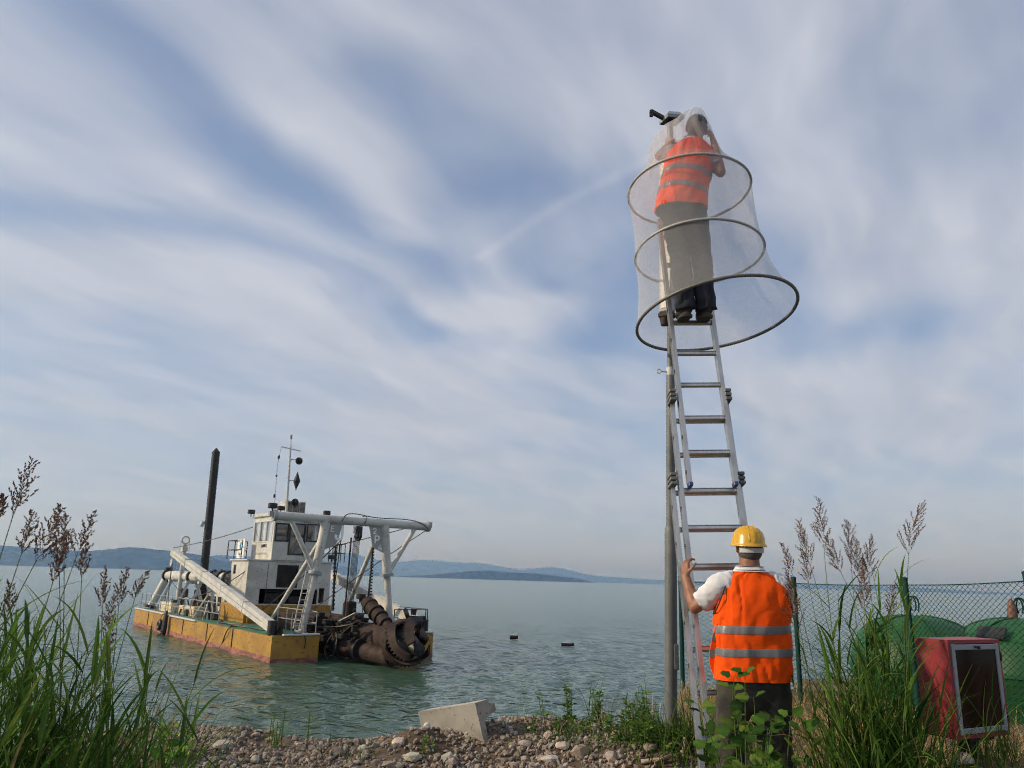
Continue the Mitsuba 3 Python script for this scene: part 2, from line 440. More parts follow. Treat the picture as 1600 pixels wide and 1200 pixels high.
def build_water():
    rng = np.random.default_rng(3)
    rr = np.concatenate([np.exp(np.arange(math.log(5.5), math.log(150), 0.0085)), np.exp(np.linspace(math.log(152), math.log(30000), 80))])
    aa = np.radians(np.linspace(-56, 56, 720))
    R, A = np.meshgrid(rr, aa, indexing="ij")
    X, Y = R * np.sin(A), R * np.cos(A)
    Z = np.zeros_like(X); space = np.gradient(rr)[:, None]
    near = rr[:, None] < 160; gusts = [0.55 + 0.9 * meshkit.noise(np.stack([X * 0.11 + k, Y * 0.05, X * 0], -1), k) for k in range(6)]
    for k in range(46):
        lam = 0.30 * (8.0 ** (k / 45.0)); th = math.radians(205) + rng.normal(0, 0.75)
        kk = 2 * math.pi / lam; amp = 0.042 / kk * (1.0 if lam < 1.4 else 0.6)
        fade = np.clip((lam / np.maximum(space, 0.0031 * rr[:, None]) - 2.2) / 2.5, 0, 1)
        gust = gusts[k % 6]
        Z += amp * fade * gust * np.sin(kk * (X * math.cos(th) + Y * math.sin(th)) + rng.uniform(0, 6.28))
    n, m = R.shape
    i, j = np.meshgrid(np.arange(n - 1), np.arange(m - 1), indexing="ij")
    q = np.stack([i * m + j, i * m + j + 1, (i + 1) * m + j + 1, (i + 1) * m + j], -1).reshape(-1, 4)
    v = np.stack([X, Y, Z], -1).reshape(-1, 3)
    f = np.vstack([q[:, [0, 1, 2]], q[:, [0, 2, 3]]])
    g = np.radians(np.linspace(56, 304, 60))                       # the lake outside the view: calm sheet
    ring = np.vstack([np.stack([r * np.sin(g), r * np.cos(g), 0 * g], 1) for r in (5.5, 60, 1500, 30000)])
    i, j = np.meshgrid(np.arange(3), np.arange(59), indexing="ij")
    q = np.stack([i * 60 + j, i * 60 + j + 1, (i + 1) * 60 + j + 1, (i + 1) * 60 + j], -1).reshape(-1, 4) + len(v)
    return np.vstack([v, ring]), np.vstack([f, q[:, [0, 1, 2]], q[:, [0, 2, 3]]])


structure("water", build_water(), "water_surface", "grey green lake water with small wind ripples out to the horizon")


def sstep(a, b, x):
    t = np.clip((x - a) / (b - a), 0, 1)
    return t * t * (3 - 2 * t)


def rim(x):
    """Distance at which the bank breaks off towards the lake."""
    return 7.0 + 0.22 * np.sin(x * 1.7 + 0.6) - 0.9 * sstep(-2.6, -4.5, x) + 4.7 * sstep(1.55, 2.6, x) + 1.6 * sstep(4.2, 5.0, x)


def ground_z(x, y):
    x, y = np.asarray(x, float), np.asarray(y, float)
    P = np.stack([x, y, 0 * x], -1)
    z = 1.87 - 0.07 * sstep(0.5, -0.3, x) + 0.15 * np.clip(y - 5, -0.7, 2.0)
    right = sstep(1.5, 2.4, x)
    z = z * (1 - right) + right * (1.96 + 0.03 * np.sin(x * 1.3))
    z = z + 0.17 * np.exp(-(((x - 1.35) / 0.55) ** 2 + ((y - 6.4) / 0.6) ** 2))
    z = z + 0.08 * np.exp(-(((x - 0.2) / 0.8) ** 2 + ((y - 7.0) / 0.6) ** 2))
    z = z + 0.12 * np.exp(-(((x + 0.66) / 0.26) ** 2 + ((y - 6.72) / 0.20) ** 2))
    z = z + 0.16 * np.exp(-(((x - 2.75) / 0.45) ** 2 + ((y - 4.9) / 0.4) ** 2)) * right
    z = z + 0.43 * np.exp(-(((x - 3.2) / 0.6) ** 2 + ((y - 5.45) / 0.5) ** 2))
    z = z + 0.22 * sstep(2.9, 4.0, x) * np.exp(-((y - 7.2) / 0.9) ** 2)
    z = z + 0.12 * (meshkit.fbm(P * 1.4, 3, 2) - 0.5) + 0.05 * (meshkit.fbm(P * 6, 3, 4) - 0.5)
    over = np.maximum(y - rim(x), 0)
    z = z - 0.10 * over - 0.75 * np.maximum(over - 0.15, 0)
    return np.maximum(z, -1.2)


def build_bank():
    xs, ys = np.arange(-14, 16.01, 0.08), np.arange(-7, 17.01, 0.08)
    X, Y = np.meshgrid(xs, ys, indexing="ij"); Z = ground_z(X, Y); m = len(ys)
    i, j = np.meshgrid(np.arange(len(xs) - 1), np.arange(m - 1), indexing="ij")
    q = np.stack([i * m + j, (i + 1) * m + j, (i + 1) * m + j + 1, i * m + j + 1], -1).reshape(-1, 4)
    return np.stack([X, Y, Z], -1).reshape(-1, 3), np.vstack([q[:, [0, 1, 2]], q[:, [0, 2, 3]]])


structure("ground", build_bank(), "soil", "brown stony lake bank in the foreground")


def hill(key, profile, D, depth, label, seed):
    """A range of hills D metres off: (pixel column, degrees-free height in metres) ridge points along it."""
    pr = np.array(profile, float); rng = np.random.default_rng(seed)
    xs = np.linspace(pr[0, 0], pr[-1, 0], 220)
    top = np.interp(xs, pr[:, 0], pr[:, 1])
    top = np.convolve(np.pad(top, 4, mode="edge"), np.ones(9) / 9, "valid")
    rows = np.linspace(0, 1, 26); X, S = np.meshgrid(xs, rows, indexing="ij")
    shape = np.sin(np.pi * np.clip(S, 0, 1)) ** 0.8
    Y = D + S * depth
    k = 1.0 / (depth * 0.18)
    bump = meshkit.fbm(np.stack([X * k, Y * k, 0 * X + seed], -1), 4, seed)
    Z = top[:, None] * shape * (0.80 + 0.42 * (bump - 0.5)) + (meshkit.fbm(np.stack([X / 22.0, Y / 22.0, 0 * X], -1), 2, seed + 1) - 0.3) * 9 * shape * (D < 6000) - 3
    peak = Z.max(1, keepdims=True); Z = Z * np.where(peak > 4, (top[:, None] + 2) / np.maximum(peak, 4), 1.0)
    m = len(rows)
    i, j = np.meshgrid(np.arange(len(xs) - 1), np.arange(m - 1), indexing="ij")
    q = np.stack([i * m + j, (i + 1) * m + j, (i + 1) * m + j + 1, i * m + j + 1], -1).reshape(-1, 4)
    structure(key, (np.stack([X, Y, Z], -1).reshape(-1, 3), np.vstack([q[:, [0, 1, 2]], q[:, [0, 2, 3]]])), "forest", label)


def ridge(px, D):
    """Ridge points given as photo columns and rows, turned into metres at distance D."""
    return [((x - 800) / FPX * D / math.cos(PITCH) * 1.03, max((883 + 0.0295 * x - y), 0) / FPX * D * 0.97) for x, y in px]


hill("hill", ridge([(-420, 868), (-200, 850), (-60, 846), (40, 853), (110, 858), (185, 850), (235, 856), (300, 868), (350, 880), (400, 892), (430, 896)], 4600), 4600, 1500, "long wooded hill across the lake behind the tall grass", 4)
hill("hill_ridge", ridge([(100, 880), (250, 872), (330, 865), (400, 866), (470, 872), (560, 890), (620, 902)], 7500), 7500, 2400, "paler second ridge behind the dredger's stern", 7)
hill("mountain", ridge([(330, 880), (440, 872), (500, 864), (545, 858), (590, 874), (630, 879), (675, 870), (705, 878), (750, 877), (790, 884), (835, 892), (866, 881), (884, 885), (915, 897), (980, 903), (1050, 907), (1150, 909), (1250, 912), (1380, 915), (1500, 922), (1640, 930)], 12500), 12500, 2600, "faint blue mountain range on the horizon", 9)
hill("island", ridge([(648, 901), (690, 899), (715, 896), (745, 893), (775, 892), (810, 895), (850, 897), (880, 901), (905, 904), (932, 911)], 5200), 5200, 420, "low dark wooded island in the lake", 12)

scene["haze_air"] = {"type": "homogeneous", "albedo": {"type": "rgb", "value": [0.90, 0.945, 0.98]}, "sigma_t": {"type": "rgb", "value": [0.62e-4, 0.95e-4, 1.5e-4]}, "phase": {"type": "hg", "g": 0.72}}
scene["haze"] = {"type": "cube", "to_world": T().translate([0, 0, 238]).scale([32000, 32000, 242]), "bsdf": {"type": "null"}, "interior": {"type": "ref", "id": "haze_air"}}
scene["camera"]["medium"] = {"type": "ref", "id": "haze_air"}
labels["haze"] = {"label": "thin summer haze over the lake", "kind": "stuff"}

# ------------------------------------------------------------------ the dredger
B0 = np.array([-9.10, 31.66, 0.0])                       # port bow corner at the waterline
EU, EV, EW = np.array([-0.6025, 0.7981, 0.0]), np.array([0.7981, 0.6025, 0.0]), np.array([0, 0, 1.0])
AX = np.array([EU, EV, EW])                              # aft, to starboard, up


def B(u, v, w): return B0 + EU * u + EV * v + EW * w


class BM(MB):
    """Mesh builder in the dredger's frame: (aft, starboard, up)."""
    def bx(self, u0, u1, v0, v1, w0, w1, bevel=0.0): return self.box(B((u0 + u1) / 2, (v0 + v1) / 2, (w0 + w1) / 2), (u1 - u0, v1 - v0, w1 - w0), AX, bevel)
    def rod(self, a, b, r, r2=None, sides=14): return self.cyl(B(*a), B(*b), r, r2, sides)
    def beam(self, a, b, w, h=None): return self.bar(B(*a), B(*b), w, h)
    def line(self, pts, r, n=14, sides=6): return self.tube(tube_curve([B(*p) for p in pts], n), r, sides)
    def panel(self, poly, u, depth, bevel=0): return self.prism(poly, B(u, 0, 0), EV, EW, EU * depth)     # polygon of (v, w)
    def side(self, poly, v, depth): return self.prism(poly, B(0, v, 0), EU, EW, EV * depth)               # polygon of (u, w)


def holed(outer, holes, thick, plane, at_):
    from shapely.geometry import Polygon, box as sbox
    p = Polygon(outer)
    for a0, a1, b0, b1 in holes: p = p.difference(sbox(a0, b0, a1, b1))
    out = BM()
    m = trimesh.creation.extrude_polygon(p, thick, engine="earcut"); v = np.array(m.vertices); f = np.array(m.faces)
    if plane == "u":
        w = np.array([B(at_ + c, a, b) for a, b, c in v]); flip = np.dot(np.cross(EV, EW), EU) < 0
    else:
        w = np.array([B(a, at_ + c, b) for a, b, c in v]); flip = np.dot(np.cross(EU, EW), EV) < 0
    return out.raw(w, f[:, ::-1] if flip else f)


boat = thing("dredger", "white and yellow cutter dredger with rusty digging head moored off the bank", "dredger")
W_, L_ = 7.4, 23.4
# hull: two pontoons forward with the digging slot between them, joined aft
m = MB(); from shapely.geometry import Polygon as _Poly
U = [(0, 0.0), (0, 1.98), (6.2, 1.98), (6.2, 5.42), (0, 5.42), (0, W_), (L_, W_), (L_, 0.0)]
hp = _Poly(U)
m.prism(list(hp.buffer(0.05).buffer(-0.05).exterior.coords)[:-1], B(0, 0, -0.7), EU, EV, EW * 1.68)
part(boat, "hull", m.mesh(), "yellow_paint", 20, "yellow steel pontoon hull with rust streaks")
m = BM()
for a, b in ((( 0, -0.004), (L_, -0.004)),): m.bx(a[0], b[0], -0.006, -0.001, -0.3, 0.20)
m.bx(-0.007, -0.002, 0.0, 1.98, -0.3, 0.14); m.bx(-0.007, -0.002, 5.42, W_, -0.3, 0.16)
pieces(boat, "boot_stripe", m, "red_paint", False, "faded red band along the waterline")
m = BM(); m.prism(list(hp.buffer(-0.07).exterior.coords)[:-1], B(0, 0, 0.985), EU, EV, EW * 0.02)
part(boat, "deck", m.mesh(), "deck_green", False, "worn green painted deck")
m = BM()
m.bx(10.2, 16.0, -0.10, 0.10, 0.95, 1.02, 0.02); m.bx(16.4, L_, -0.06, 0.12, 0.98, 1.05, 0.02); m.bx(-0.05, 0.18, 0.45, 1.98, 0.99, 1.06, 0.02); m.bx(-0.05, 0.18, 5.42, W_, 0.99, 1.06, 0.02)
pieces(boat, "gunwale", m, "light_grey", 20)
m = BM()
for u in (4.6, 8.3, 12.4, 16.2, 19.8): m.bx(u, u + 0.05, -0.03, -0.002, 0.2, 0.98)
pieces(boat, "rubbing_strip", m, "black_metal", False)
m = BM()
m.line([(5.2, 0.3, 1.05), (5.0, -0.02, 1.02), (5.6, -0.05, 0.5), (6.3, -0.06, 0.02)], 0.025); m.line([(6.4, 0.5, 1.03), (5.6, 0.25, 1.07), (4.6, 0.6, 1.03), (3.4, 0.5, 1.05), (2.2, 0.9, 1.03)], 0.03); m.line([(9.0, 0.9, 1.03), (7.4, 0.4, 1.06), (6.2, 0.9, 1.03)], 0.04)
m.line([(0.12, 0.9, 1.07), (0.0, 1.3, 1.0), (-0.03, 1.35, 0.5)], 0.02)
pieces(boat, "mooring_rope", m, "black_metal", 40)
# anchor booms
for s, v0, v1, tag_ in ((0, 0.16, 0.0, "port"), (1, W_ - 0.2, W_ + 0.1, "starboard")):
    foot, tip = np.array([0.55, v0, 1.32]), np.array([16.6, v1, 4.42])
    d = tip - foot
    bm = BM(); q = foot + d * 0.985
    a, b = B(*foot), B(*q); z = unit(b - a); x = unit(np.cross([0, 0, 1.0], z)); y = np.cross(z, x)
    rings = []
    for t, h, wd in ((0, 0.40, 0.30), (0.35, 0.46, 0.32), (0.55, 0.46, 0.32), (1, 0.34, 0.26)):
        c = a + (b - a) * t
        rings.append([c + x * sx * wd / 2 + y * sy * h / 2 for sx, sy in ((-1, -1), (1, -1), (1, 1), (-1, 1))])
    bm.raw(*loft(rings))
    k = part(boat, "anchor_boom", bm.mesh(), "white_paint", 20, "white box girder boom slanting up from the bow, %s side" % tag_)
    bm = BM()
    for t in (0.2, 0.4, 0.6, 0.8):
        c = a + (b - a) * t; bm.box(c, (0.335, 0.475, 0.05), np.array([x, y, z]))
    c0, c1 = a + (b - a) * 0.05, a + (b - a) * 0.95
    bm.bar(c0 + x * (0.168 if s == 0 else -0.168), c1 + x * (0.15 if s == 0 else -0.15), 0.02, 0.03)
    part(k, "seam", bm.mesh(), "grey_paint", False, kind="stuff")
    bm = BM(); bm.rod((0.5, v0, 1.0), (0.5, v0, 1.55), 0.19)
    part(k, "pivot", bm.mesh(), "black_metal", 40)
    bm = BM(); tp = tip - np.array([0.35, 0, 0.35])
    bm.lathe([(0.0, -0.06), (0.2, -0.06), (0.22, 0.0), (0.2, 0.06), (0, 0.06)], B(*(tp - np.array([0, 0, 0.28]))), EV, 18); bm.beam(tp + np.array([0, 0, 0.3]), tp - np.array([0, 0, 0.3]), 0.10, 0.1)
    part(k, "sheave", bm.mesh(), "light_grey", 30)
bm = BM(); bm.side([(0.15, 1.0), (1.0, 1.0), (0.2, 1.45)], 0.42, 0.06); bm.bx(0.2, 0.9, 0.3, 0.75, 1.0, 1.06)
bm.side([(0.15, 1.0), (1.0, 1.0), (0.2, 1.45)], W_ - 0.55, 0.06)
pieces(boat, "boom_bracket", bm, "rust", False)
# gantry
GW = 5.72
bm = BM(); bm.rod((1, 0.0, GW), (1, W_, GW), 0.185, sides=24)
g = part(boat, "gantry_beam", bm.mesh(), "white_paint", 40, "white horizontal gantry pipe")
bm = BM()
for v in (-0.05, W_ - 0.02): bm.rod((1, v - 0.05, GW), (1, v + 0.09, GW), 0.24, sides=20)
bm.bx(0.9, 1.1, -0.28, -0.08, GW - 0.05, GW + 0.16); bm.bx(0.92, 1.08, W_ + 0.07, W_ + 0.2, GW - 0.05, GW + 0.22)
pieces(g, "end_cap", bm, "plate_grey", 30)
bm = BM(); bm.line([(1, 2.95, GW - .2), (0.8, 3.0, GW + .12), (1, 3.3, GW + .30), (1.05, 3.75, GW + .33), (1, 4.2, GW + .27), (1, 5.4, GW + .24), (0.95, 6.6, GW + .22), (0.8, 7.0, GW + .1), (0.85, 7.3, GW - .1)], 0.022, 30)
bm.line([(0.78, 4.0, GW - .1), (0.8, 4.1, GW + .2), (1.1, 4.05, GW + .24)], 0.02)
pieces(g, "cable", bm, "black_metal", 40)
for sgn in (1, -1):
    V = lambda v: v if sgn == 1 else W_ - v
    bm = BM(); bm.rod((1, V(1.62), 1.0), (1, V(1.985), 3.45), 0.15); bm.rod((1, V(1.985), 3.45), (1, V(2.28), GW), 0.20)
    leg = part(boat, "gantry_leg", bm.mesh(), "white_paint", 40)
    bm = BM(); bm.cyl(B(1, V(1.975), 3.38), B(1, V(1.995), 3.52), 0.29)
    bm.cyl(B(1, V(1.60), 1.0), B(1, V(1.62), 1.10), 0.30)
    pieces(leg, "flange", bm, "grey_paint", 40)
    bm = BM(); bm.rod((1, V(0.70), GW - .15), (1, V(1.93), 3.5), 0.10)
    part(boat, "gantry_brace", bm.mesh(), "white_paint", 40)
    bm = BM(); bm.rod((1.1, V(2.46), 5.4), (5.6, V(1.9), 1.02), 0.105)
    part(boat, "back_stay", bm.mesh(), "white_paint", 40)
    bm = BM(); poly = [(V(2.2), GW - .15), (V(3.06), GW - .12), (V(2.86), 4.78), (V(2.72), 4.6), (V(2.1), 4.35)]
    bm.panel(poly, 0.96, 0.05)
    plate = part(boat, "gusset_plate", bm.mesh(), "plate_grey", False)
    bm = BM(); bm.rod((0.97, V(2.80), 4.62), (1.1 if sgn == 1 else 1.25, V(2.98 if sgn == 1 else 2.7), 1.9 if sgn == 1 else 2.5), 0.045)
    for t in np.linspace(0.03, 0.97, 16): bm.box(B(0.97 + 0.13 * t, V(2.80 + (0.18 if sgn == 1 else -0.1) * t), 4.62 - (2.7 if sgn == 1 else 2.1) * t), (0.11, 0.11, 0.07), AX)
    part(boat, "hanger_rod", bm.mesh(), "black_metal", 40)


def lettering(txt, size, key, o, ax, ay, bsdf, bold=True):
    t = meshkit.text_mesh(txt, size, 0.012, bold)
    v = np.array(t.vertices); w = o + v[:, :1] * ax + v[:, 1:2] * ay + v[:, 2:] * np.cross(ax, ay)
    return part(*key, (w, np.array(t.faces)), bsdf, False)


lettering("J", 0.62, ("dredger__gusset_plate", "letter"), B(0.955, 2.66, 4.86), EV, EW, "letter_white")
lettering("E", 0.26, ("dredger__gusset_plate", "letter"), B(0.955, 2.47, 5.2), EV, EW, "letter_white", False)
lettering("2", 0.26, ("dredger__gusset_plate_001", "letter"), B(0.955, 4.50, 5.22), EV, EW, "letter_white")
lettering("P", 0.34, ("dredger__gusset_plate_001", "letter"), B(0.955, 4.60, 4.82), EV, EW, "letter_white")
lettering("4", 0.28, ("dredger__gusset_plate_001", "letter"), B(0.955, 4.82, 4.50), EV, EW, "letter_white", False)
# ladder on the port leg
dv = (1.985 - 1.62) / 2.45
bm = BM()
for o in (-0.42, -0.16): bm.rod((0.98, 1.62 + o + dv * 0.2, 1.2), (0.98, 1.62 + o + dv * 2.5, 3.5), 0.028, sides=8)
kl = part(boat, "access_ladder", bm.mesh(), "white_paint", 40)
for i in range(9):
    w = 1.3 + i * 0.26; bm = BM(); c = 1.62 + dv * (w - 1)
    bm.rod((0.98, c - 0.42, w), (0.98, c - 0.16, w), 0.020, sides=8); part(kl, "rung", bm.mesh(), "white_paint", 40)
bm = BM()
for o in (2.05, 2.3): bm.rod((1.3, o, 3.6), (1.3, o + 0.25, 5.2), 0.03, sides=8)
for w in (3.8, 4.2, 4.6, 5.0): bm.rod((1.3, 2.05 + 0.16 * (w - 3.6), w), (1.3, 2.3 + 0.16 * (w - 3.6), w), 0.02, sides=8)
part(boat, "upper_ladder", bm.mesh(), "white_paint", 40)
# hoist
bm = BM(); bm.bx(0.85, 1.15, 3.72, 3.98, 5.0, 5.52, 0.03); bm.lathe([(0, -.05), (.24, -.05), (.2, 0), (.24, .05), (0, .05)], B(1, 3.85, 5.1), EV, 18)
h = part(boat, "hoist_block", bm.mesh(), "black_metal", 30)
bm = BM(); bm.bx(0.95, 1.05, 3.58, 3.72, 5.2, 5.5, 0.03); part(h, "cheek", bm.mesh(), "white_paint", 20)
for k in range(6):
    bm = BM(); bm.rod((1, 3.66 + 0.055 * k, 5.1), (0.85, 3.50 + 0.055 * k, 2.1), 0.016, sides=6); part(boat, "hoist_wire", bm.mesh(), "wire_dark", 40)
bm = BM(); bm.rod((1, 3.52, 5.0), (0.9, 3.44, 1.8), 0.04, sides=8); part(boat, "hoist_rod", bm.mesh(), "black_metal", 40)
bm = BM(); bm.bx(0.6, 1.1, 3.4, 3.85, 1.5, 2.3, 0.06); part(boat, "lower_block", bm.mesh(), "rust", 20)
bm = BM()
for pts in ([(16.3, 0, 4.62), (13.5, 1.3, 5.1), (11.0, 2.55, 5.75)], [(0.9, W_, GW - 0.1), (2.0, 5.6, 4.1), (3.5, 3.2, 1.9)], [(1, 6.4, GW - .1), (1.5, 4.4, 5.0), (2.0, 2.3, 4.4)], [(1, 3.1, GW), (1.3, 3.1, 3.6), (1.6, 3.1, 1.4)], [(3.0, 2.6, 3.6), (1.5, 3.3, 4.9)], [(8.0, 1.6, 3.6), (12.0, 0.7, 2.2), (15.9, 0.1, 1.8)], [(1.0, 2.6, 4.4), (4.0, 2.4, 3.0), (7.5, 2.2, 1.6)]):
    bm.line(pts, 0.022, 12)
pieces(boat, "stay_wire", bm, "wire_dark", 40)
# lower house
bm = BM(); bm.bx(7.75, 11.4, 1.45, 5.95, 1.0, 1.86, 0.02); bm.bx(7.6, 7.75, 1.6, 2.6, 1.0, 1.55)
part(boat, "coaming", bm.mesh(), "yellow_paint", 20)
front = [(1.5, 1.86), (5.9, 1.86), (5.9, 3.95), (1.5, 3.95)]
h = holed(front, [(2.2, 5.25, 1.90, 2.62), (3.05, 4.05, 2.75, 3.75), (5.32, 5.62, 1.95, 2.7)], 0.08, "u", 8.0)
sd = holed([(8.08, 1.86), (10.5, 1.86), (10.5, 3.95), (8.08, 3.95)], [(9.75, 10.15, 3.30, 3.75)], 0.08, "v", 1.5)
for o in (sd,): h.raw(*o.mesh())
h.bx(8.08, 10.5, 5.82, 5.9, 1.86, 3.95); h.bx(10.42, 10.5, 1.58, 5.82, 1.86, 3.95); h.bx(7.95, 10.6, 1.4, 6.15, 3.95, 4.03, 0.015)
house = part(boat, "deck_house", h.mesh(), "white_paint", False, "white lower deck house with rust runs")
bm = BM(); bm.bx(8.03, 8.045, 3.05, 4.05, 2.75, 3.75); k = part(house, "window", bm.mesh(), "dark_glass", False)
bm = BM(); bm.bx(7.97, 8.03, 3.0, 3.06, 2.7, 3.8); bm.bx(7.97, 8.03, 4.04, 4.10, 2.7, 3.8); bm.bx(7.97, 8.03, 3.06, 4.04, 3.74, 3.8); bm.bx(7.97, 8.03, 3.06, 4.04, 2.7, 2.76); part(k, "frame", bm.mesh(), "black_metal", False)
bm = BM(); bm.bx(9.75, 10.15, 1.53, 1.545, 3.30, 3.75); part(house, "window", bm.mesh(), "dark_glass", False)
bm = BM(); bm.bx(8.6, 9.2, 2.6, 3.5, 1.9, 2.45, 0.05); bm.bx(8.5, 9.0, 3.9, 4.9, 1.9, 2.3, 0.05); bm.rod((8.15, 2.7, 2.3), (8.15, 3.3, 1.9), 0.03); bm.rod((8.3, 5.45, 1.9), (8.3, 5.5, 2.6), 0.1)
pieces(house, "machinery", bm, "black_metal", 20)
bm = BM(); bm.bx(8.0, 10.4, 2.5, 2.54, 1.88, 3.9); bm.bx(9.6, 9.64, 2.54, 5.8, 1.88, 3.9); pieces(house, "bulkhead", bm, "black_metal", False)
# wheelhouse
v0, v1, u0, u1 = 2.58, 5.15, 7.9, 10.9
h = holed([(v0, 4.03), (v1, 4.03), (v1, 6.22), (v0, 6.22)], [(2.70, 3.32, 5.0, 5.82), (3.44, 4.22, 4.36, 5.86), (4.36, 5.06, 5.06, 5.88)], 0.06, "u", u0)
h.raw(*holed([(u0 + .06, 4.03), (u1, 4.03), (u1, 6.22), (u0 + .06, 6.22)], [(8.12, 8.95, 4.95, 5.98), (9.05, 9.85, 4.95, 5.98), (9.95, 10.75, 4.95, 5.98)], 0.06, "v", v0).mesh())
h.bx(u0 + .06, u1, v1 - .06, v1, 4.03, 6.22); h.bx(u1 - .06, u1, v0 + .06, v1 - .06, 4.03, 6.22)
wh = part(boat, "wheelhouse", h.mesh(), "white_paint", False, "white wheelhouse with dark front windows")
bm = BM(); bm.bx(7.74, 11.05, 2.46, 5.28, 6.22, 6.40, 0.03); part(wh, "roof", bm.mesh(), "white_paint", 20)
for a, b, c, d in ((2.70, 3.32, 5.0, 5.82), (3.44, 4.22, 4.36, 5.86), (4.36, 5.06, 5.06, 5.88)):
    bm = BM(); bm.bx(u0 + .02, u0 + .03, a, b, c, d); k = part(wh, "window", bm.mesh(), "pane", False)
    bm = BM()
    for x0, x1, y0, y1 in ((a - .05, a + .02, c - .05, d + .05), (b - .02, b + .05, c - .05, d + .05), (a + .02, b - .02, c - .05, c + .02), (a + .02, b - .02, d - .02, d + .05)): bm.bx(u0 - .03, u0 + .004, x0, x1, y0, y1)
    part(k, "frame", bm.mesh(), "black_metal", False)
bm = BM(); bm.bx(8.25, 8.28, 2.66, 3.30, 4.9, 5.9); bm.bx(8.6, 8.63, 3.6, 3.95, 4.2, 5.9); part(wh, "front_curtain", bm.mesh(), "curtain_grey", False)
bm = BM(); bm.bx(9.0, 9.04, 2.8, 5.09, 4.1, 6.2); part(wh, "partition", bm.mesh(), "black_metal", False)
bm = BM(); bm.bx(8.15, 8.17, 4.86, 5.0, 5.06, 5.88); part(wh, "front_curtain", bm.mesh(), "curtain", False)
for a, b in ((8.12, 8.95), (9.05, 9.85), (9.95, 10.75)):
    bm = BM(); bm.bx(a, b, v0 + .025, v0 + .035, 4.95, 5.98); k = part(wh, "side_window", bm.mesh(), "pane", False)
    bm = BM()
    for x0, x1, y0, y1 in ((a - .03, a + .02, 4.92, 6.01), (b - .02, b + .03, 4.92, 6.01), (a + .02, b - .02, 4.92, 4.97), (a + .02, b - .02, 5.96, 6.01)): bm.bx(x0, x1, v0 - .02, v0 - .001, y0, y1)
    part(k, "frame", bm.mesh(), "light_grey", False)
    bm = BM(); g = np.linspace(a + .1, b - .05, 24); z = v0 + .14 + .025 * np.sin(g * 38)
    pts = np.array([[B(x, y, 4.95), B(x, y, 5.98)] for x, y in zip(g, z)]); i = np.arange(23)
    bm.raw(pts.reshape(-1, 3), np.stack([2 * i, 2 * i + 2, 2 * i + 3, 2 * i + 1], 1)); part(k, "curtain", bm.mesh(), "curtain", True)
lettering("OTTA", 0.15, ("dredger__wheelhouse", "lettering"), B(u0 - .004, 3.0, 5.97), EV, EW, "letter_dark", True)
lettering("ORMULTO", 0.15, ("dredger__wheelhouse", "lettering"), B(u0 - .004, 3.95, 5.97), EV, EW, "letter_dark", True)
lettering("LARNAT", 0.15, ("dredger__wheelhouse", "lettering"), B(9.5, v0 - .004, 4.66), -EU, EW, "letter_dark", True)
bm = BM(); bm.bx(10.5, 11.6, 2.05, 2.09, 4.1, 5.1); sg = part(boat, "sign_board", bm.mesh(), "plastic_white", False, "white board with a blue emblem on the railing")
bm = BM(); bm.side([(10.9, 4.55), (11.15, 4.5), (11.25, 4.75), (11.1, 4.98), (10.95, 4.9), (11.05, 4.75)], 2.04, 0.008); part(sg, "emblem", bm.mesh(), "emblem_blue", False)
bm = BM(); bm.bx(10.75, 11.3, 2.042, 2.05, 4.28, 4.34); part(sg, "caption", bm.mesh(), "letter_dark", False)
# roof gear
for u, v, w in ((10.9, 2.35, 6.45), (7.7, 2.75, 6.50), (7.7, 5.25, 6.45), (1.0, -0.15, GW + 0.3), (8.3, 6.0, 4.2)):
    bm = BM(); bm.bx(u - .12, u + .12, v - .17, v + .17, w - .02, w + .20, 0.03); bm.rod((u, v, w - .16), (u, v, w), .03, sides=8)
    part(boat, "floodlight", bm.mesh(), "black_metal", 20)
for v in (3.50, 3.92, 4.32):
    bm = BM(); bm.bx(9.2, 9.9, v, v + .34, 6.40, 7.15, 0.02); k = part(boat, "roof_vent", bm.mesh(), "white_paint", 20)
    bm = BM()
    for i in range(10): bm.bx(9.17, 9.2, v + .04, v + .30, 6.46 + .065 * i, 6.49 + .065 * i)
    part(k, "grille", bm.mesh(), "rust", False, kind="stuff")
bm = BM(); bm.rod((9, 3.55, 6.4), (9, 3.42, 10.1), 0.07, 0.045); bm.rod((9, 3.42, 10.1), (9, 3.40, 10.55), 0.02, sides=8)
mast = part(boat, "signal_mast", bm.mesh(), "white_paint", 40, "white mast with three black day shapes")
bm = BM(); bm.rod((9, 2.92, 9.93), (9, 4.02, 9.82), 0.028, sides=8); part(mast, "yard", bm.mesh(), "white_paint", 40)
bm = BM(); bm.rod((9, 3.40, 10.42), (9, 3.40, 10.62), 0.06, sides=10); part(mast, "top_lamp", bm.mesh(), "grey_paint", 40)


def disc_pair(c, r):
    b = BM()
    for ax in (EU, EV): b.lathe([(0, -.012), (r, -.012), (r, .012), (0, .012)], c, ax, 20)
    b.lathe([(0, -.012), (r, -.012), (r, .012), (0, .012)], c, EW, 20)
    return b.mesh()


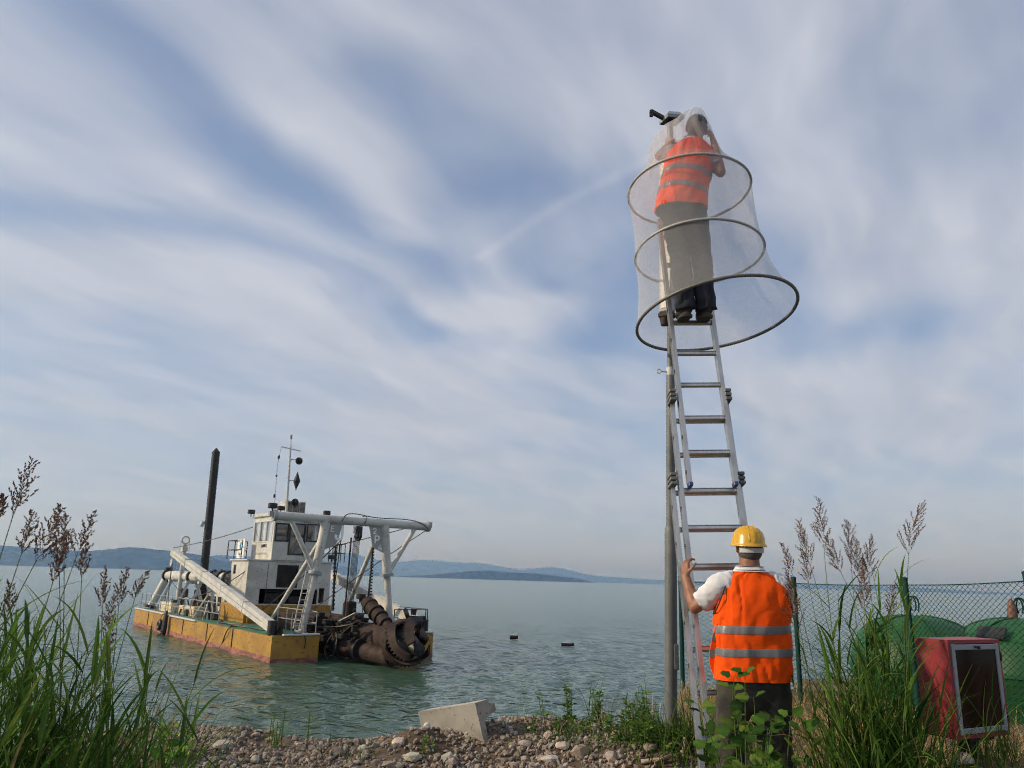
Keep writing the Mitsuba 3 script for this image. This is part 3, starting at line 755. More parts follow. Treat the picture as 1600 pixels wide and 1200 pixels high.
for w in (9.28, 7.06): part(mast, "signal_ball", disc_pair(B(9, 3.97, w), 0.2), "letter_dark", 30, "black ball day shape")
bm = BM(); bm.lathe([(0.0, -.52), (0.19, 0), (0.0, .52)], B(9, 3.95, 8.2), EW, 4); bm.lathe([(0.0, -.50), (0.17, 0), (0.0, .50)], B(9, 3.95, 8.2), unit([0.02, 0.01, 1]), 12)
part(mast, "signal_diamond", bm.mesh(), "letter_dark", False, "black diamond day shape")
for w in (9.33, 8.2, 7.1):
    bm = BM(); bm.rod((9, 3.47, w), (9, 3.8, w), 0.02, sides=6); bm.rod((9, 3.47, w - .1), (9, 3.6, w), 0.02, sides=6); part(mast, "bracket", bm.mesh(), "grey_paint", 40)
bm = BM(); bm.line([(9, 2.93, 9.93), (9, 2.82, 9.0), (8.9, 2.8, 8.0), (8.6, 2.72, 6.6)], 0.009)
for w in (9.35, 7.3): bm.lathe([(0, -.12), (.06, -.06), (.06, .06), (0, .12)], B(8.95, 2.82 - .01 * (9.35 - w), w), EW, 8)
bm.lathe([(0, -.07), (.07, 0), (0, .07)], B(8.95, 2.80, 8.35), EW, 8)
part(mast, "halyard", bm.mesh(), "black_metal", 40)


def railing(path, h, step, bsdf, rails=(0.5, 1.0), name="railing", r=0.022):
    b = BM(); p = np.array(path, float)
    for a, c in zip(p[:-1], p[1:]):
        n = max(1, int(round(np.linalg.norm(c - a) / step)))
        for i in range(n + 1):
            q = a + (c - a) * i / n; b.rod(q, q + [0, 0, h], r, sides=6)
        for t in rails: b.rod(a + [0, 0, h * t], c + [0, 0, h * t], r * 0.9, sides=6)
    return part(boat, name, b.mesh(), bsdf, 40, kind="stuff")


railing([(7.2, 0.12, 1.0), (21.5, 0.12, 1.0), (22.6, 0.12, 1.0)], 0.95, 1.15, "grey_paint")
railing([(0.25, 0.85, 1.0), (0.25, 1.9, 1.0)], 0.85, 0.55, "grey_paint"); railing([(0.25, 1.9, 1.0), (4.5, 1.9, 1.0)], 0.9, 1.2, "grey_paint")
railing([(0.25, 5.5, 1.0), (0.25, 7.2, 1.0)], 1.0, 0.8, "wire_dark"); railing([(0.5, 7.25, 1.0), (8.0, 7.25, 1.0)], 1.0, 1.3, "wire_dark")
railing([(9.2, 1.5, 4.03), (11.4, 1.5, 4.03), (11.4, 2.5, 4.03)], 0.95, 0.9, "black_metal", r=0.026)
railing([(8.0, 5.9, 4.03), (8.0, 6.6, 4.03), (10.0, 6.6, 4.03)], 0.95, 0.45, "wire_dark")
# digging ladder in the slot
bm = BM(); bm.bx(2.0, 6.6, 2.55, 3.2, 1.0, 1.62, 0.03); bm.bx(2.2, 6.6, 4.2, 4.85, 1.0, 1.6, 0.03); bm.bx(1.4, 7.6, 2.0, 2.2, 1.0, 1.5)
lad = part(boat, "digging_ladder", bm.mesh(), "rust", 20, "rust brown digging ladder girders")
bm = BM(); bm.rod((6.5, 3.1, 0.55), (-3.5, 3.45, 0.42), 0.34, sides=24); part(lad, "suction_pipe", bm.mesh(), "rust", 40)
bm = BM()
for u in (2.3, 1.8, 0.9, 0.5, -1.2): bm.cyl(B(u, 3.27, 0.50), B(u - 0.16, 3.27, 0.49), 0.46, sides=24)
pieces(lad, "pipe_flange", bm, "black_metal", 40)
bm = BM(); bm.rod((1.4, 3.9, 1.05), (-3.5, 3.75, 1.0), 0.40, 0.60, 24); bm.prism([(2.2, 0.3), (-2.6, 0.4), (-2.6, 1.0), (1.0, 1.5), (2.2, 1.5)], B(0, 4.3, 0), EU, EW, EV * 0.12)
part(lad, "bearing_housing", bm.mesh(), "rust", 40)
bm = BM(); a, b = np.array([-0.55, 3.72, 2.32]), np.array([-2.95, 3.75, 1.25])
for t0, t1, r in ((0, .12, .27), (.12, .16, .33), (.16, .34, .29), (.34, .38, .35), (.38, .5, .28), (.5, .54, .32), (.54, .68, .25), (.68, .72, .28), (.72, 1.0, .19)): bm.rod(a + (b - a) * t0, a + (b - a) * t1, r, sides=22)
bm.lathe([(0, 0), (0.2, 0), (0.2, 0.2), (0, 0.2)], B(-0.4, 3.5, 2.44), EW, 12); bm.bx(-0.6, -0.2, 3.5, 3.95, 2.3, 2.5, 0.03)
part(lad, "drive_motor", bm.mesh(), "rust", 40)
rng = np.random.default_rng(11); bm = BM()
for i in range(46):
    c = np.array([rng.uniform(-1.8, 1.8), rng.uniform(2.6, 4.7), rng.uniform(0.75, 1.75)])
    if rng.random() < 0.55: bm.bx(c[0] - rng.uniform(.05, .3), c[0] + rng.uniform(.05, .3), c[1] - rng.uniform(.05, .25), c[1] + rng.uniform(.05, .25), c[2] - rng.uniform(.03, .2), c[2] + rng.uniform(.03, .15), 0.02)
    else:
        d = rng.normal(0, .5, 3); bm.rod(c, c + d * [1, 1, .5], rng.uniform(.03, .08), sides=8)
part(lad, "winch_gear", bm.mesh(), "black_metal", 20, kind="stuff")
bm = BM()
for i in range(12):
    c = np.array([rng.uniform(-1.8, 1.0), rng.uniform(2.5, 4.6), rng.uniform(1.0, 1.9)]); d = rng.normal(0, .35, 3)
    bm.beam(c, c + d * [1.3, 1, .4], rng.uniform(.06, .2), rng.uniform(.03, .15))
bm.beam((-0.4, 2.7, 0.95), (-1.7, 2.75, 1.6), 0.22, 0.06); bm.beam((-0.2, 2.6, 0.85), (0.9, 2.7, 1.3), 0.12, 0.05)
pieces(lad, "torn_plate", bm, "rust", False)
bm = BM(); bm.beam((0.0, 2.9, 1.55), (-1.0, 3.1, 1.92), 0.3, 0.03); part(lad, "bright_plate", bm.mesh(), "light_grey", False)
bm = BM()
for pts in ([(-0.2, 2.6, 1.1), (-0.5, 2.5, 0.6), (-0.3, 2.4, 0.05)], [(0.1, 2.6, 1.0), (0.3, 2.4, 0.4), (-0.1, 2.4, 0.0)], [(0.3, 1.9, 1.3), (-0.4, 2.6, 1.35), (-1.2, 2.8, 1.5)]): bm.line(pts, 0.03)
pieces(lad, "loose_cable", bm, "black_metal", 40)
# cutter head: back ring, five spiral blades with teeth, hub
CT = unit(np.array([-0.985, 0.0, -0.17])); cx = lambda p: B0 + EU * p[0] + EV * p[1] + EW * p[2]
cc = np.array([-3.75, 3.72, 1.0]); ca = AX.T @ CT; fa, fb, _ = frame(ca); C0 = B(*cc)
bm = MB(); bm.lathe([(.70, -.32), (.79, -.26), (.82, .0), (.79, .10), (.72, .10), (.70, -.1), (.70, -.32)], C0, ca, 48)
cut = part(boat, "cutter_head", bm.mesh(), "rust", 30, "rusty spiral bladed cutter head")
bm = MB(); bm.lathe([(0, -.5), (.5, -.45), (.62, -.2), (.45, .2), (.3, .9), (.24, 1.25), (0, 1.3)], C0, ca, 28); part(cut, "hub", bm.mesh(), "black_metal", 40)
for k in range(5):
    n = 26; t = np.linspace(0, 1, n); ang = 2 * np.pi * k / 5 + 0.4 + 1.5 * t
    R = 0.81 * np.cos(t * 1.12) ** 0.75; Z = -0.05 + 1.28 * t
    P = C0 + Z[:, None] * ca + R[:, None] * (np.cos(ang)[:, None] * fa + np.sin(ang)[:, None] * fb)
    tan = np.gradient(P, axis=0); tan /= np.linalg.norm(tan, axis=1, keepdims=True)
    rad = np.cos(ang)[:, None] * fa + np.sin(ang)[:, None] * fb + 0.3 * ca; rad /= np.linalg.norm(rad, axis=1, keepdims=True)
    wid = np.cross(tan, rad); th, ww = 0.035, 0.17
    rings = [[P[i] + wid[i] * sx * ww + rad[i] * sy * th for sx, sy in ((-1, -1), (1, -1), (1, 1), (-1, 1))] for i in range(n)]
    bm = MB(); bm.raw(*loft(rings)); bl = part(cut, "blade", bm.mesh(), "rust", 30)
    bm = MB()
    for i in range(2, n - 3, 2):
        c = P[i] + wid[i] * ww; bm.raw(*loft([[c + tan[i] * sx * .05 + rad[i] * sy * .035 for sx, sy in ((-1, -1), (1, -1), (1, 1), (-1, 1))], [c + wid[i] * .085 + rad[i] * .05 + tan[i] * sx * .015 + rad[i] * sy * .012 for sx, sy in ((-1, -1), (1, -1), (1, 1), (-1, 1))]]))
    part(bl, "tooth_row", bm.mesh(), "rust", False, kind="stuff")
bm = MB()
for i in range(13):
    g = 2 * np.pi * i / 13 + .2 * math.sin(i * 2.3); c = C0 + 0.80 * (math.cos(g) * fa + math.sin(g) * fb) - 0.2 * ca
    bm.raw(*loft([[c + (-math.sin(g) * fa + math.cos(g) * fb) * sx * .05 + ca * sy * .05 for sx, sy in ((-1, -1), (1, -1), (1, 1), (-1, 1))], [c + .035 * (math.cos(g) * fa + math.sin(g) * fb) + ca * .1 + ca * sy * .012 + (-math.sin(g) * fa + math.cos(g) * fb) * sx * .015 for sx, sy in ((-1, -1), (1, -1), (1, 1), (-1, 1))]]))
part(cut, "ring_teeth", bm.mesh(), "rust", False, kind="stuff")
# starboard bow winch
bm = BM(); bm.bx(0.25, 0.9, 6.4, 7.1, 1.0, 1.25, .03); bm.rod((0.5, 6.35, 1.45), (0.5, 7.0, 1.45), 0.26); bm.rod((0.5, 6.6, 1.75), (0.5, 6.65, 2.0), 0.12); bm.rod((0.3, 6.2, 1.7), (0.7, 6.3, 1.95), 0.10); bm.bx(0.4, 0.6, 6.95, 7.25, 1.3, 1.7, .03)
part(boat, "bow_winch", bm.mesh(), "black_metal", 30)
bm = BM(); bm.side([(0.1, 1.0), (1.6, 1.0), (0.5, 1.5)], 6.1, 0.1); part(boat, "bow_plate", bm.mesh(), "rust", False)
# aft gear: discharge pipe, supports, spud, engine cover
bm = BM(); bm.rod((22.6, 1.5, 3.05), (17.3, 1.5, 3.05), 0.29, sides=24); bm.rod((17.0, 1.5, 3.05), (13.2, 1.5, 3.05), 0.29, sides=24); bm.rod((11.8, 1.5, 3.05), (10.5, 1.5, 3.05), 0.29, sides=24)
pipe = part(boat, "discharge_pipe", bm.mesh(), "white_paint", 40, "white discharge pipe on trestles")
bm = BM(); bm.rod((22.7, 1.48, 3.05), (22.85, .72, 1.05), 0.24, 0.21, 20); part(pipe, "elbow", bm.mesh(), "white_paint", 40)
bm = BM()
for u in (22.6, 17.15, 13.2, 11.7, 10.6): bm.rod((u - .1, 1.5, 3.05), (u + .1, 1.5, 3.05), 0.40, sides=20)
bm.rod((13.2, 1.5, 3.05), (11.8, 1.5, 3.05), 0.36, sides=16); bm.cyl(B(23.0, 0.78, 1.2), B(23.0, 0.74, 1.05), 0.42); bm.bx(22.2, 22.5, 1.2, 1.6, 3.3, 3.55, .03)
for i in range(20):
    g = rng.uniform(0, 6.28); u = rng.uniform(11.9, 13.1); bm.bx(u - .06, u + .06, 1.5 + .38 * math.cos(g) - .06, 1.5 + .38 * math.cos(g) + .06, 3.05 + .38 * math.sin(g) - .06, 3.05 + .38 * math.sin(g) + .06)
part(pipe, "coupling", bm.mesh(), "black_metal", 40, kind="stuff")
bm = BM()
for u in (20.8, 17.1, 14.6):
    bm.beam((u, 1.3, 2.8), (u + .3, 0.7, 1.0), 0.12); bm.beam((u, 1.7, 2.8), (u - .5, 2.2, 1.0), 0.15); bm.bx(u - .15, u + .15, 1.1, 1.9, 2.7, 2.82)
pieces(pipe, "trestle", bm, "light_grey", 20, per=3)
bm = BM(); bm.rod((18.0, 2.42, -0.6), (18.0, 2.16, 10.55), 0.235, sides=20); bm.rod((18.0, 2.16, 10.55), (18.0, 2.155, 10.8), 0.235, 0.03, 20)
sp = part(boat, "spud_pole", bm.mesh(), "black_metal", 40, "tall dark steel spud pole")
bm = BM(); bm.bx(17.6, 18.4, 2.0, 2.9, 1.0, 2.3, .05); part(sp, "guide", bm.mesh(), "rust", 20)
bm = BM(); bm.rod((18.1, 1.85, 6.0), (18.1, 1.95, 6.3), .12, sides=10); part(sp, "lamp", bm.mesh(), "light_grey", 40)
bm = BM(); bm.rod((18.6, 1.2, 1.0), (18.6, 1.2, 4.9), 0.14, 0.11); bm.lathe([(.17, -.05), (.25, -.05), (.25, .05), (.17, .05), (.17, -.05)], B(18.6, 1.2, 5.15), EU, 18); bm.bx(18.4, 18.8, 1.05, 1.35, 4.5, 4.75); bm.rod((18.6, 1.45, 5.1), (18.5, 1.5, 3.4), .012, sides=6); bm.rod((18.6, .95, 5.1), (18.6, .9, 3.4), .012, sides=6)
part(boat, "davit_post", bm.mesh(), "white_paint", 30)
poly = [(2.5, 1.0), (5.0, 1.0), (5.0, 2.2)] + [(3.75 + 1.25 * math.cos(g), 2.2 + .55 * math.sin(g)) for g in np.linspace(0.25, math.pi - .25, 9)] + [(2.5, 2.2)]
bm = BM(); bm.panel(poly, 14.0, 5.6); ec = part(boat, "engine_cover", bm.mesh(), "white_paint", 30, "white round topped engine cover")
bm = BM()
for u in (14.7, 15.7, 16.8): bm.bx(u, u + .5, 2.46, 2.5, 1.5, 2.0)
pieces(ec, "vent", bm, "black_metal", False)
bm = BM(); bm.bx(17.5, 20.2, 0.6, 1.1, 1.0, 1.55, .03); bm.bx(13.4, 16.3, 0.7, 1.3, 1.0, 1.5, .03); pieces(boat, "tool_chest", bm, "cream_paint", 20)
bm = BM()
for i in range(26):
    u, v = rng.uniform(9.6, 21.5), rng.uniform(0.5, 2.3); hgt = rng.uniform(.3, 1.3)
    if i % 3: bm.rod((u, v, 1.0), (u + rng.normal(0, .25), v + rng.normal(0, .15), 1.0 + hgt), rng.uniform(.03, .07), sides=8)
    else: bm.bx(u - .2, u + .2, v - .15, v + .15, 1.0, 1.0 + hgt * .6, .03)
bm.bx(20.2, 20.7, 1.6, 2.2, 1.8, 2.3, .05); bm.rod((20.4, 1.9, 1.0), (20.4, 1.9, 1.9), .12)
part(boat, "deck_gear", bm.mesh(), "wire_dark", 30, kind="stuff")
bm = BM()
for a, b in (((11.2, .6, 1.0), (10.9, .7, 1.95)), ((10.6, .6, 1.0), (10.9, .7, 1.95)), ((12.3, .4, 1.0), (11.7, .9, 2.3))): bm.beam(a, b, .07)
pieces(boat, "sawhorse", bm, "white_paint", False)
bm = BM()
for k in range(3): bm.tube([B(15.9 + .06 * k, -.06, 3.7), B(15.6 + .05 * k, -.1, 2.0), B(15.2, -.13, 1.1)], 0.013, 6)
bm.line([(16.1, .05, 3.8), (16.4, .3, 2.6), (15.6, .9, 2.0), (14.9, 1.2, 1.4)], .014)
pieces(boat, "boom_wire", bm, "wire_dark", 40)
# things hanging on the dredger's side
m = MB(); rr = [(0.20 + .11 * math.cos(g), .11 * math.sin(g)) for g in np.linspace(0, 2 * math.pi, 13)]
m.lathe(rr, B(16.5, -0.14, 0.42), EV, 22); t_ = thing("tire_fender", "black tyre fender on a rope against the dredger's yellow side", "fender")
part(t_, "tire", m.mesh(), "black_metal", 40)
m = MB(); m.tube([B(16.5, -.14, .7), B(16.5, -.06, 1.02)], .015, 6); part(t_, "rope", m.mesh(), "wire_dark", 40)
m = BM(); m.raw(*loft([[B(15.15 + .22 * s * math.cos(g), -.22 + .14 * s * math.sin(g), w) for g in np.linspace(0, 2 * np.pi, 12, endpoint=False)] for w, s in ((-.1, .5), (.1, .9), (.4, 1.0), (.8, .9), (1.1, .6), (1.25, .3))]))
t_ = thing("anchor_bundle", "dark hanging anchor bundle under the port boom tip", "anchor"); part(t_, "body", m.mesh(), "black_metal", 40)
m = BM(); m.bx(15.0, 15.3, -.37, -.33, .12, .2); m.rod((15.02, -.3, .2), (14.95, -.3, -.12), .04); m.rod((15.28, -.3, .2), (15.34, -.3, -.12), .04); part(t_, "fluke", m.mesh(), "rust", 30)
# two floats on the lake
for (x, y), lab, sz in (((803, 998), "small dark floating drum on the water, nearer the dredger", (.48, .22)), ((887, 1010), "longer flat brown float on the water, nearer the lamp pole", (.70, .18))):
    d = at(x, y, 10.0) - EYE; p = EYE + d * (-EYE[2] + 0.02) / d[2]
    t_ = thing("float", lab, "float", "floats on the lake")
    m = MB(); m.tube([p + [-sz[0] / 2, 0, .08], p + [-sz[0] / 2 + .05, 0, .08], p + [sz[0] / 2 - .05, .1, .09], p + [sz[0] / 2, .1, .09]], [sz[1] * .42, sz[1] * .5, sz[1] * .5, sz[1] * .4], 14)
    part(t_, "body", m.mesh(), "rust", 40)
    m = MB(); m.box(p + [0, .05, .08 + sz[1] * .5], (sz[0] * .6, .08, .05), bevel=.01); part(t_, "strap", m.mesh(), "light_grey", 20)

# ------------------------------------------------------------------ lamp pole, net trap, ladder
def lerp(a, b, t): return np.asarray(a, float) + (np.asarray(b, float) - np.asarray(a, float)) * t


PB, PT = np.array([1.284, 6.30, 2.20]), np.array([1.395, 6.30, 7.53])
zat = lambda z: lerp(PB, PT, (z - PB[2]) / (PT[2] - PB[2]))
pole = thing("lamp_pole", "grey galvanised stepped pole with a small floodlight on top standing on the bank", "pole")
m = MB(); m.tube([zat(2.15), zat(3.80), zat(3.84), zat(3.86), zat(5.07), zat(5.12), zat(5.14), zat(7.53)], [.048, .048, .046, .0365, .0365, .034, .0275, .0275], 28)
part(pole, "shaft", m.mesh(), "galvanised", 40)
m = MB(); m.cyl(zat(2.26), zat(2.33), .058, .052, 24); part(pole, "base_collar", m.mesh(), "concrete", 40)
m = MB(); m.box(zat(2.86) + [.034, -.040, 0], (.035, .018, .19), bevel=.008); part(pole, "access_cover", m.mesh(), "galvanised", 20)
m = MB(); m.cyl(zat(5.12), zat(5.19), .036, sides=24); m.cyl(zat(5.15) + [-.03, -.01, 0], zat(5.15) + [-.085, -.02, 0], .006, sides=8)
m.tube([zat(5.15) + [-.085 - .018 + .018 * math.cos(g), -.02, .018 * math.sin(g)] for g in np.linspace(0, 6.28, 13)], .005, 6); part(pole, "clamp", m.mesh(), "light_grey", 40)
fl = thing("floodlight", "small dark floodlight on an arm at the top of the lamp pole", "floodlight")
m = MB(); m.bar((1.20, 6.22, 7.615), (1.40, 6.28, 7.545), .032, .032); m.box((1.208, 6.225, 7.595), (.03, .03, .06)); part(fl, "arm", m.mesh(), "black_metal", False)
a_ = np.array([unit([1, .25, .1]), unit([-.25, 1, 0.15]), unit(np.cross([1, .25, .1], [-.25, 1, .15]))])
m = MB(); m.raw(*loft([[np.array([1.405, 6.27, 7.57]) + a_[0] * x * s + a_[1] * y * s + a_[2] * w for x, y in ((-.085, -.09), (.085, -.09), (.085, .09), (-.085, .09))] for w, s in ((-.02, 1.0), (.01, 1.0), (.05, .62))])); part(fl, "housing", m.mesh(), "grey_paint", 20)
m = MB(); m.box(np.array([1.405, 6.27, 7.57]) - a_[2] * .024, (.15, .16, .006), a_); part(fl, "lens", m.mesh(), "dark_glass", False)
# tall light panel strapped to the pole inside the net
lp = thing("light_panel", "tall narrow white lit-trap panel box strapped upright to the lamp pole", "panel")
pa = np.array([unit([.80, -.60, 0]), unit([.60, .80, 0]), unit([0.02, 0, 1])])
c = np.array([1.322, 6.20, 6.40])
m = MB(); m.box(c, (.115, .085, 1.50), pa, .008); part(lp, "case", m.mesh(), "light_grey", 20)
m = MB(); m.box(c - pa[0] * .0585 - pa[1] * .0, (.006, .062, 1.44), pa); part(lp, "side_rib", m.mesh(), "grey_paint", False)
m = MB(); m.box(c - pa[1] * .044 + pa[0] * .006, (.088, .008, 1.44), pa, .003); part(lp, "white_face", m.mesh(), "panel_white", False)
m = MB(); m.box(c - pa[2] * .775, (.13, .10, .05), pa, .01); m.cyl(c - pa[2] * .80 - pa[0] * .02, c - pa[2] * .86 - pa[0] * .02, .045, .035); part(lp, "bottom_cap", m.mesh(), "leather_brown", 20)
m = MB()
for k in (-.62, .1, .6): m.box(c + pa[2] * k + pa[1] * .01, (.122, .09, .02), pa)
part(lp, "strap", m.mesh(), "grey_paint", False, kind="stuff")

# ladder in three sections
LP1 = np.array([1.466, 5.90, 5.208]); EL, ELX, ELN = unit([-.0404, .1865, .9816]), unit([.99918, .0075, .0397]), unit([0, -.98242, .18666])
LAX = np.array([ELX, ELN, EL])
lad = thing("ladder", "tall aluminium extension ladder in three sections leaning on the lamp pole", "ladder")
S = lambda s, x, n: LP1 + EL * s + ELX * x + ELN * n
for (hw, off, s0, s1, cx_, nm, cnt) in ((.180, 0.0, -1.09, 1.30, 0, "upper", 0), (.222, -.062, -2.75, -.36, -.012, "middle", 1), (.262, -.124, -3.28, -1.02, -.022, "lower", 2)):
    for sx in (-1, 1):
        m = MB(); xc = cx_ + sx * (hw - .012)
        m.box(S((s0 + s1) / 2, xc, off), (.022, .058, s1 - s0), LAX, .004)
        for e in (-1, 1): m.box(S((s0 + s1) / 2, xc + sx * .004, off + e * .027), (.032, .006, s1 - s0), LAX)
        r_ = part(lad, "rail", m.mesh(), "aluminium", 20)
        m = MB()
        for k in range(int((s1 - s0) / .28)): m.cyl(S(s0 + .09 + .28 * k, xc + sx * .011, off), S(s0 + .09 + .28 * k, xc + sx * .020, off), .013, sides=10)
        part(r_, "rivet", m.mesh(), "wire_dark", 40, kind="stuff")
        if cnt == 0:
            m = MB(); m.box(S(s0 - .012, xc, off), (.034, .068, .035), LAX, .006); part(r_, "foot_cap", m.mesh(), "plastic_blue", 20)
        if cnt == 2:
            m = MB(); m.box(S(s0 - .02, xc, off), (.045, .09, .05), LAX, .01); part(r_, "foot_cap", m.mesh(), "sole_dark", 20)
        if cnt > 0:
            m = MB()
            for k in (-.035, 0, .035): m.box(S(s1 - .02 + k, xc + sx * .006, off + .035), (.05, .135, .026), LAX, .004)
            part(r_, "guide_bracket", m.mesh(), "galvanised", 20)
    k = math.ceil((s0 - .27) / .28)
    while .27 + .28 * 0 + .28 * k < s1 - .02:
        s = .27 + .28 * k - .28 * 0
        if s > s0 + .04 and not (cnt == 1 and s > -1.0 and False):
            m = MB(); m.box(S(s, cx_, off), (2 * hw - .04, .034, .030), LAX, .006); m.box(S(s + .016, cx_, off), (2 * hw - .045, .040, .004), LAX)
            part(lad, "rung", m.mesh(), "aluminium", 20)
        k += 1
# net trap on three hoops
HO = []
for (cx_, cz, r, nx, ny) in ((1.657, 5.537, .649, -.1357, .1425), (1.530, 6.083, .527, -.0267, .1205), (1.458, 6.661, .512, -.0440, .1116)):
    n = unit([nx, ny, 1]); a = unit(np.cross([0, 1.0, 0], n)); b = np.cross(n, a)
    HO.append((np.array([cx_, 5.95, cz]), r, a, b))
NA = 180; ph = np.linspace(0, 2 * np.pi, NA, endpoint=False)
hoop = lambda k, q=ph: HO[k][0] + HO[k][1] * (np.cos(q)[:, None] * HO[k][2] + np.sin(q)[:, None] * HO[k][3])
trap = thing("net_trap", "white conical insect net on three hoops draped over the worker and the pole top", "net")
for k in range(3):
    q = np.linspace(0, 2 * np.pi, 97); wob = 0.006 * np.sin(3 * q + k)
    P = HO[k][0] + (HO[k][1] + wob)[:, None] * (np.cos(q)[:, None] * HO[k][2] + np.sin(q)[:, None] * HO[k][3])
    m = MB(); m.tube(P, .0135 if k == 0 else .0115, 8, False); part(trap, "hoop", m.mesh(), "hoop_dark" if k == 0 else "hoop", True, ("bottom hoop, the widest", "middle hoop", "top hoop")[k])


def oval(c, a, b, tilt=0.0): return np.array(c) + np.stack([a * np.cos(ph), b * np.sin(ph), tilt * np.cos(ph)], 1)


KEY = [hoop(0), hoop(1), hoop(2), oval((1.400, 5.83, 6.88), .295, .37, .02), oval((1.372, 5.83, 7.04), .255, .34, .02), oval((1.385, 5.82, 7.115), .215, .31, .03), oval((1.42, 5.78, 7.185), .13, .26, .05), oval((1.464, 5.70, 7.245), .012, .03)]
KT = np.array([0, 1.0, 2.0, 2.75, 3.1, 3.35, 3.55, 3.7])
from scipy.interpolate import PchipInterpolator
tt = np.concatenate([np.linspace(0, 2, 33), np.linspace(2.05, 3.7, 34)])
ring = PchipInterpolator(KT, np.array(KEY), axis=0)(tt)
for i, t in enumerate(tt):
    c = ring[i].mean(0); d = ring[i] - c; d /= np.linalg.norm(d, axis=1, keepdims=True) + 1e-9
    sag = 0.020 * math.sin(math.pi * (t % 1.0)) if t < 2 else 0.03 * math.sin(math.pi * min((t - 2) / .75, 1))
    amp = 0.003 if t < 2 else 0.004 + 0.012 * min((t - 2) / 0.8, 1.0) * (1 - max(0, (t - 3.3) / .4))
    f = meshkit.noise(np.stack([np.cos(ph) * 3.4 + 5, np.sin(ph) * 3.4, 0 * ph + t * .8], -1), 3) - .5
    g = np.sin(ph * 13 + 2.2 * math.sin(t * 2.1)) * .6 + np.sin(ph * 21 + 1 + t) * .5
    ring[i] = ring[i] + d * (-sag + amp * (g + 2.2 * f))[:, None]
part(trap, "netting", loft(ring, True, False), "net", True)
# ------------------------------------------------------------------ people
def sph(p, r, n=20): return m3.Manifold.sphere(float(r), n).translate([float(x) for x in p])


def bones(lst):
    """Union of the hulls of pairs (or lists) of balls ((p, r), (q, r2), ...)."""
    return m3.Manifold.batch_boolean([m3.Manifold.batch_hull([sph(p, r, 12 if r < .015 else 20) for p, r in b]) for b in lst], m3.OpType.Add)


def skin_mesh(man, step=0.012, it=8):
    me = man.refine_to_length(step).to_mesh()
    t = trimesh.Trimesh(np.array(me.vert_properties[:, :3]), np.array(me.tri_verts), process=True)
    trimesh.smoothing.filter_taubin(t, lamb=0.5, nu=0.52, iterations=it)
    return t


def hand_bones(wrist, along, palm, thumb, curl=1.0, k=1.0):
    """A right or left hand: along = wrist to knuckles, palm = the way the palm faces, thumb = towards the thumb's side."""
    w = np.asarray(wrist, float); d, n = unit(along), unit(palm); s = unit(thumb - d * np.dot(thumb, d)); n = unit(n - d * np.dot(n, d) - s * np.dot(n, s))
    kn = [w + d * .088 * k + s * x * k for x in (.030, .010, -.011, -.031)]
    out = [[(w, .026 * k), (kn[0], .0125 * k), (kn[3], .0115 * k), (w + s * .026 * k + d * .03 * k, .015 * k), (w - s * .022 * k + d * .02 * k, .014 * k)]]
    for q, (ln, r) in zip(kn, ((.070, .0086), (.078, .0088), (.072, .0085), (.056, .0076))):
        p = q
        for j, (frac, ang) in enumerate(((.45, .55), (.32, 1.25), (.25, 1.9))):
            a = ang * curl; e = p + (d * math.cos(a) + n * math.sin(a)) * ln * frac * k
            out.append([(p, r * k * (1 - .07 * j)), (e, r * k * (.93 - .07 * j))]); p = e
    t0 = w + s * .026 * k + d * .028 * k; t1 = t0 + (s * .75 + d * .55 + n * .25) * .040 * k; t2 = t1 + (s * .35 + d * .75 + n * .45 * curl) * .030 * k; t3 = t2 + (d * .7 + n * .7 * curl) * .024 * k
    return out + [[(t0, .014 * k), (t1, .0108 * k)], [(t1, .0105 * k), (t2, .0095 * k)], [(t2, .0095 * k), (t3, .0078 * k)]]


def head_bones(c, f, up):
    """Head of centre c facing f: skull, jaw, nose, brow, ears, chin."""
    f = unit(f); u = unit(up - f * np.dot(up, f)); s = np.cross(f, u); P = lambda a, b, e: c + f * a + s * b + u * e
    o = [[(P(-.02, 0, .022), .083), (P(.025, 0, .025), .074)], [(P(-.02, 0, .0), .078), (P(.045, 0, -.035), .055)], [(P(.03, 0, -.06), .052), (P(.068, 0, -.085), .024)],
         [(P(.085, 0, .012), .012), (P(.105, 0, -.018), .011)], [(P(.092, .010, -.024), .008), (P(.092, -.010, -.024), .008)], [(P(.078, .03, .022), .012), (P(.078, -.03, .022), .012)],
         [(P(.082, .018, -.052), .009), (P(.082, -.018, -.052), .009)], [(P(.082, .014, -.062), .009), (P(.082, -.014, -.062), .009)]]
    for b in (-1, 1): o.append([(P(-.012, b * .080, .018), .012), (P(-.006, b * .080, -.025), .009), (P(-.022, b * .086, .010), .010)])
    return o, P


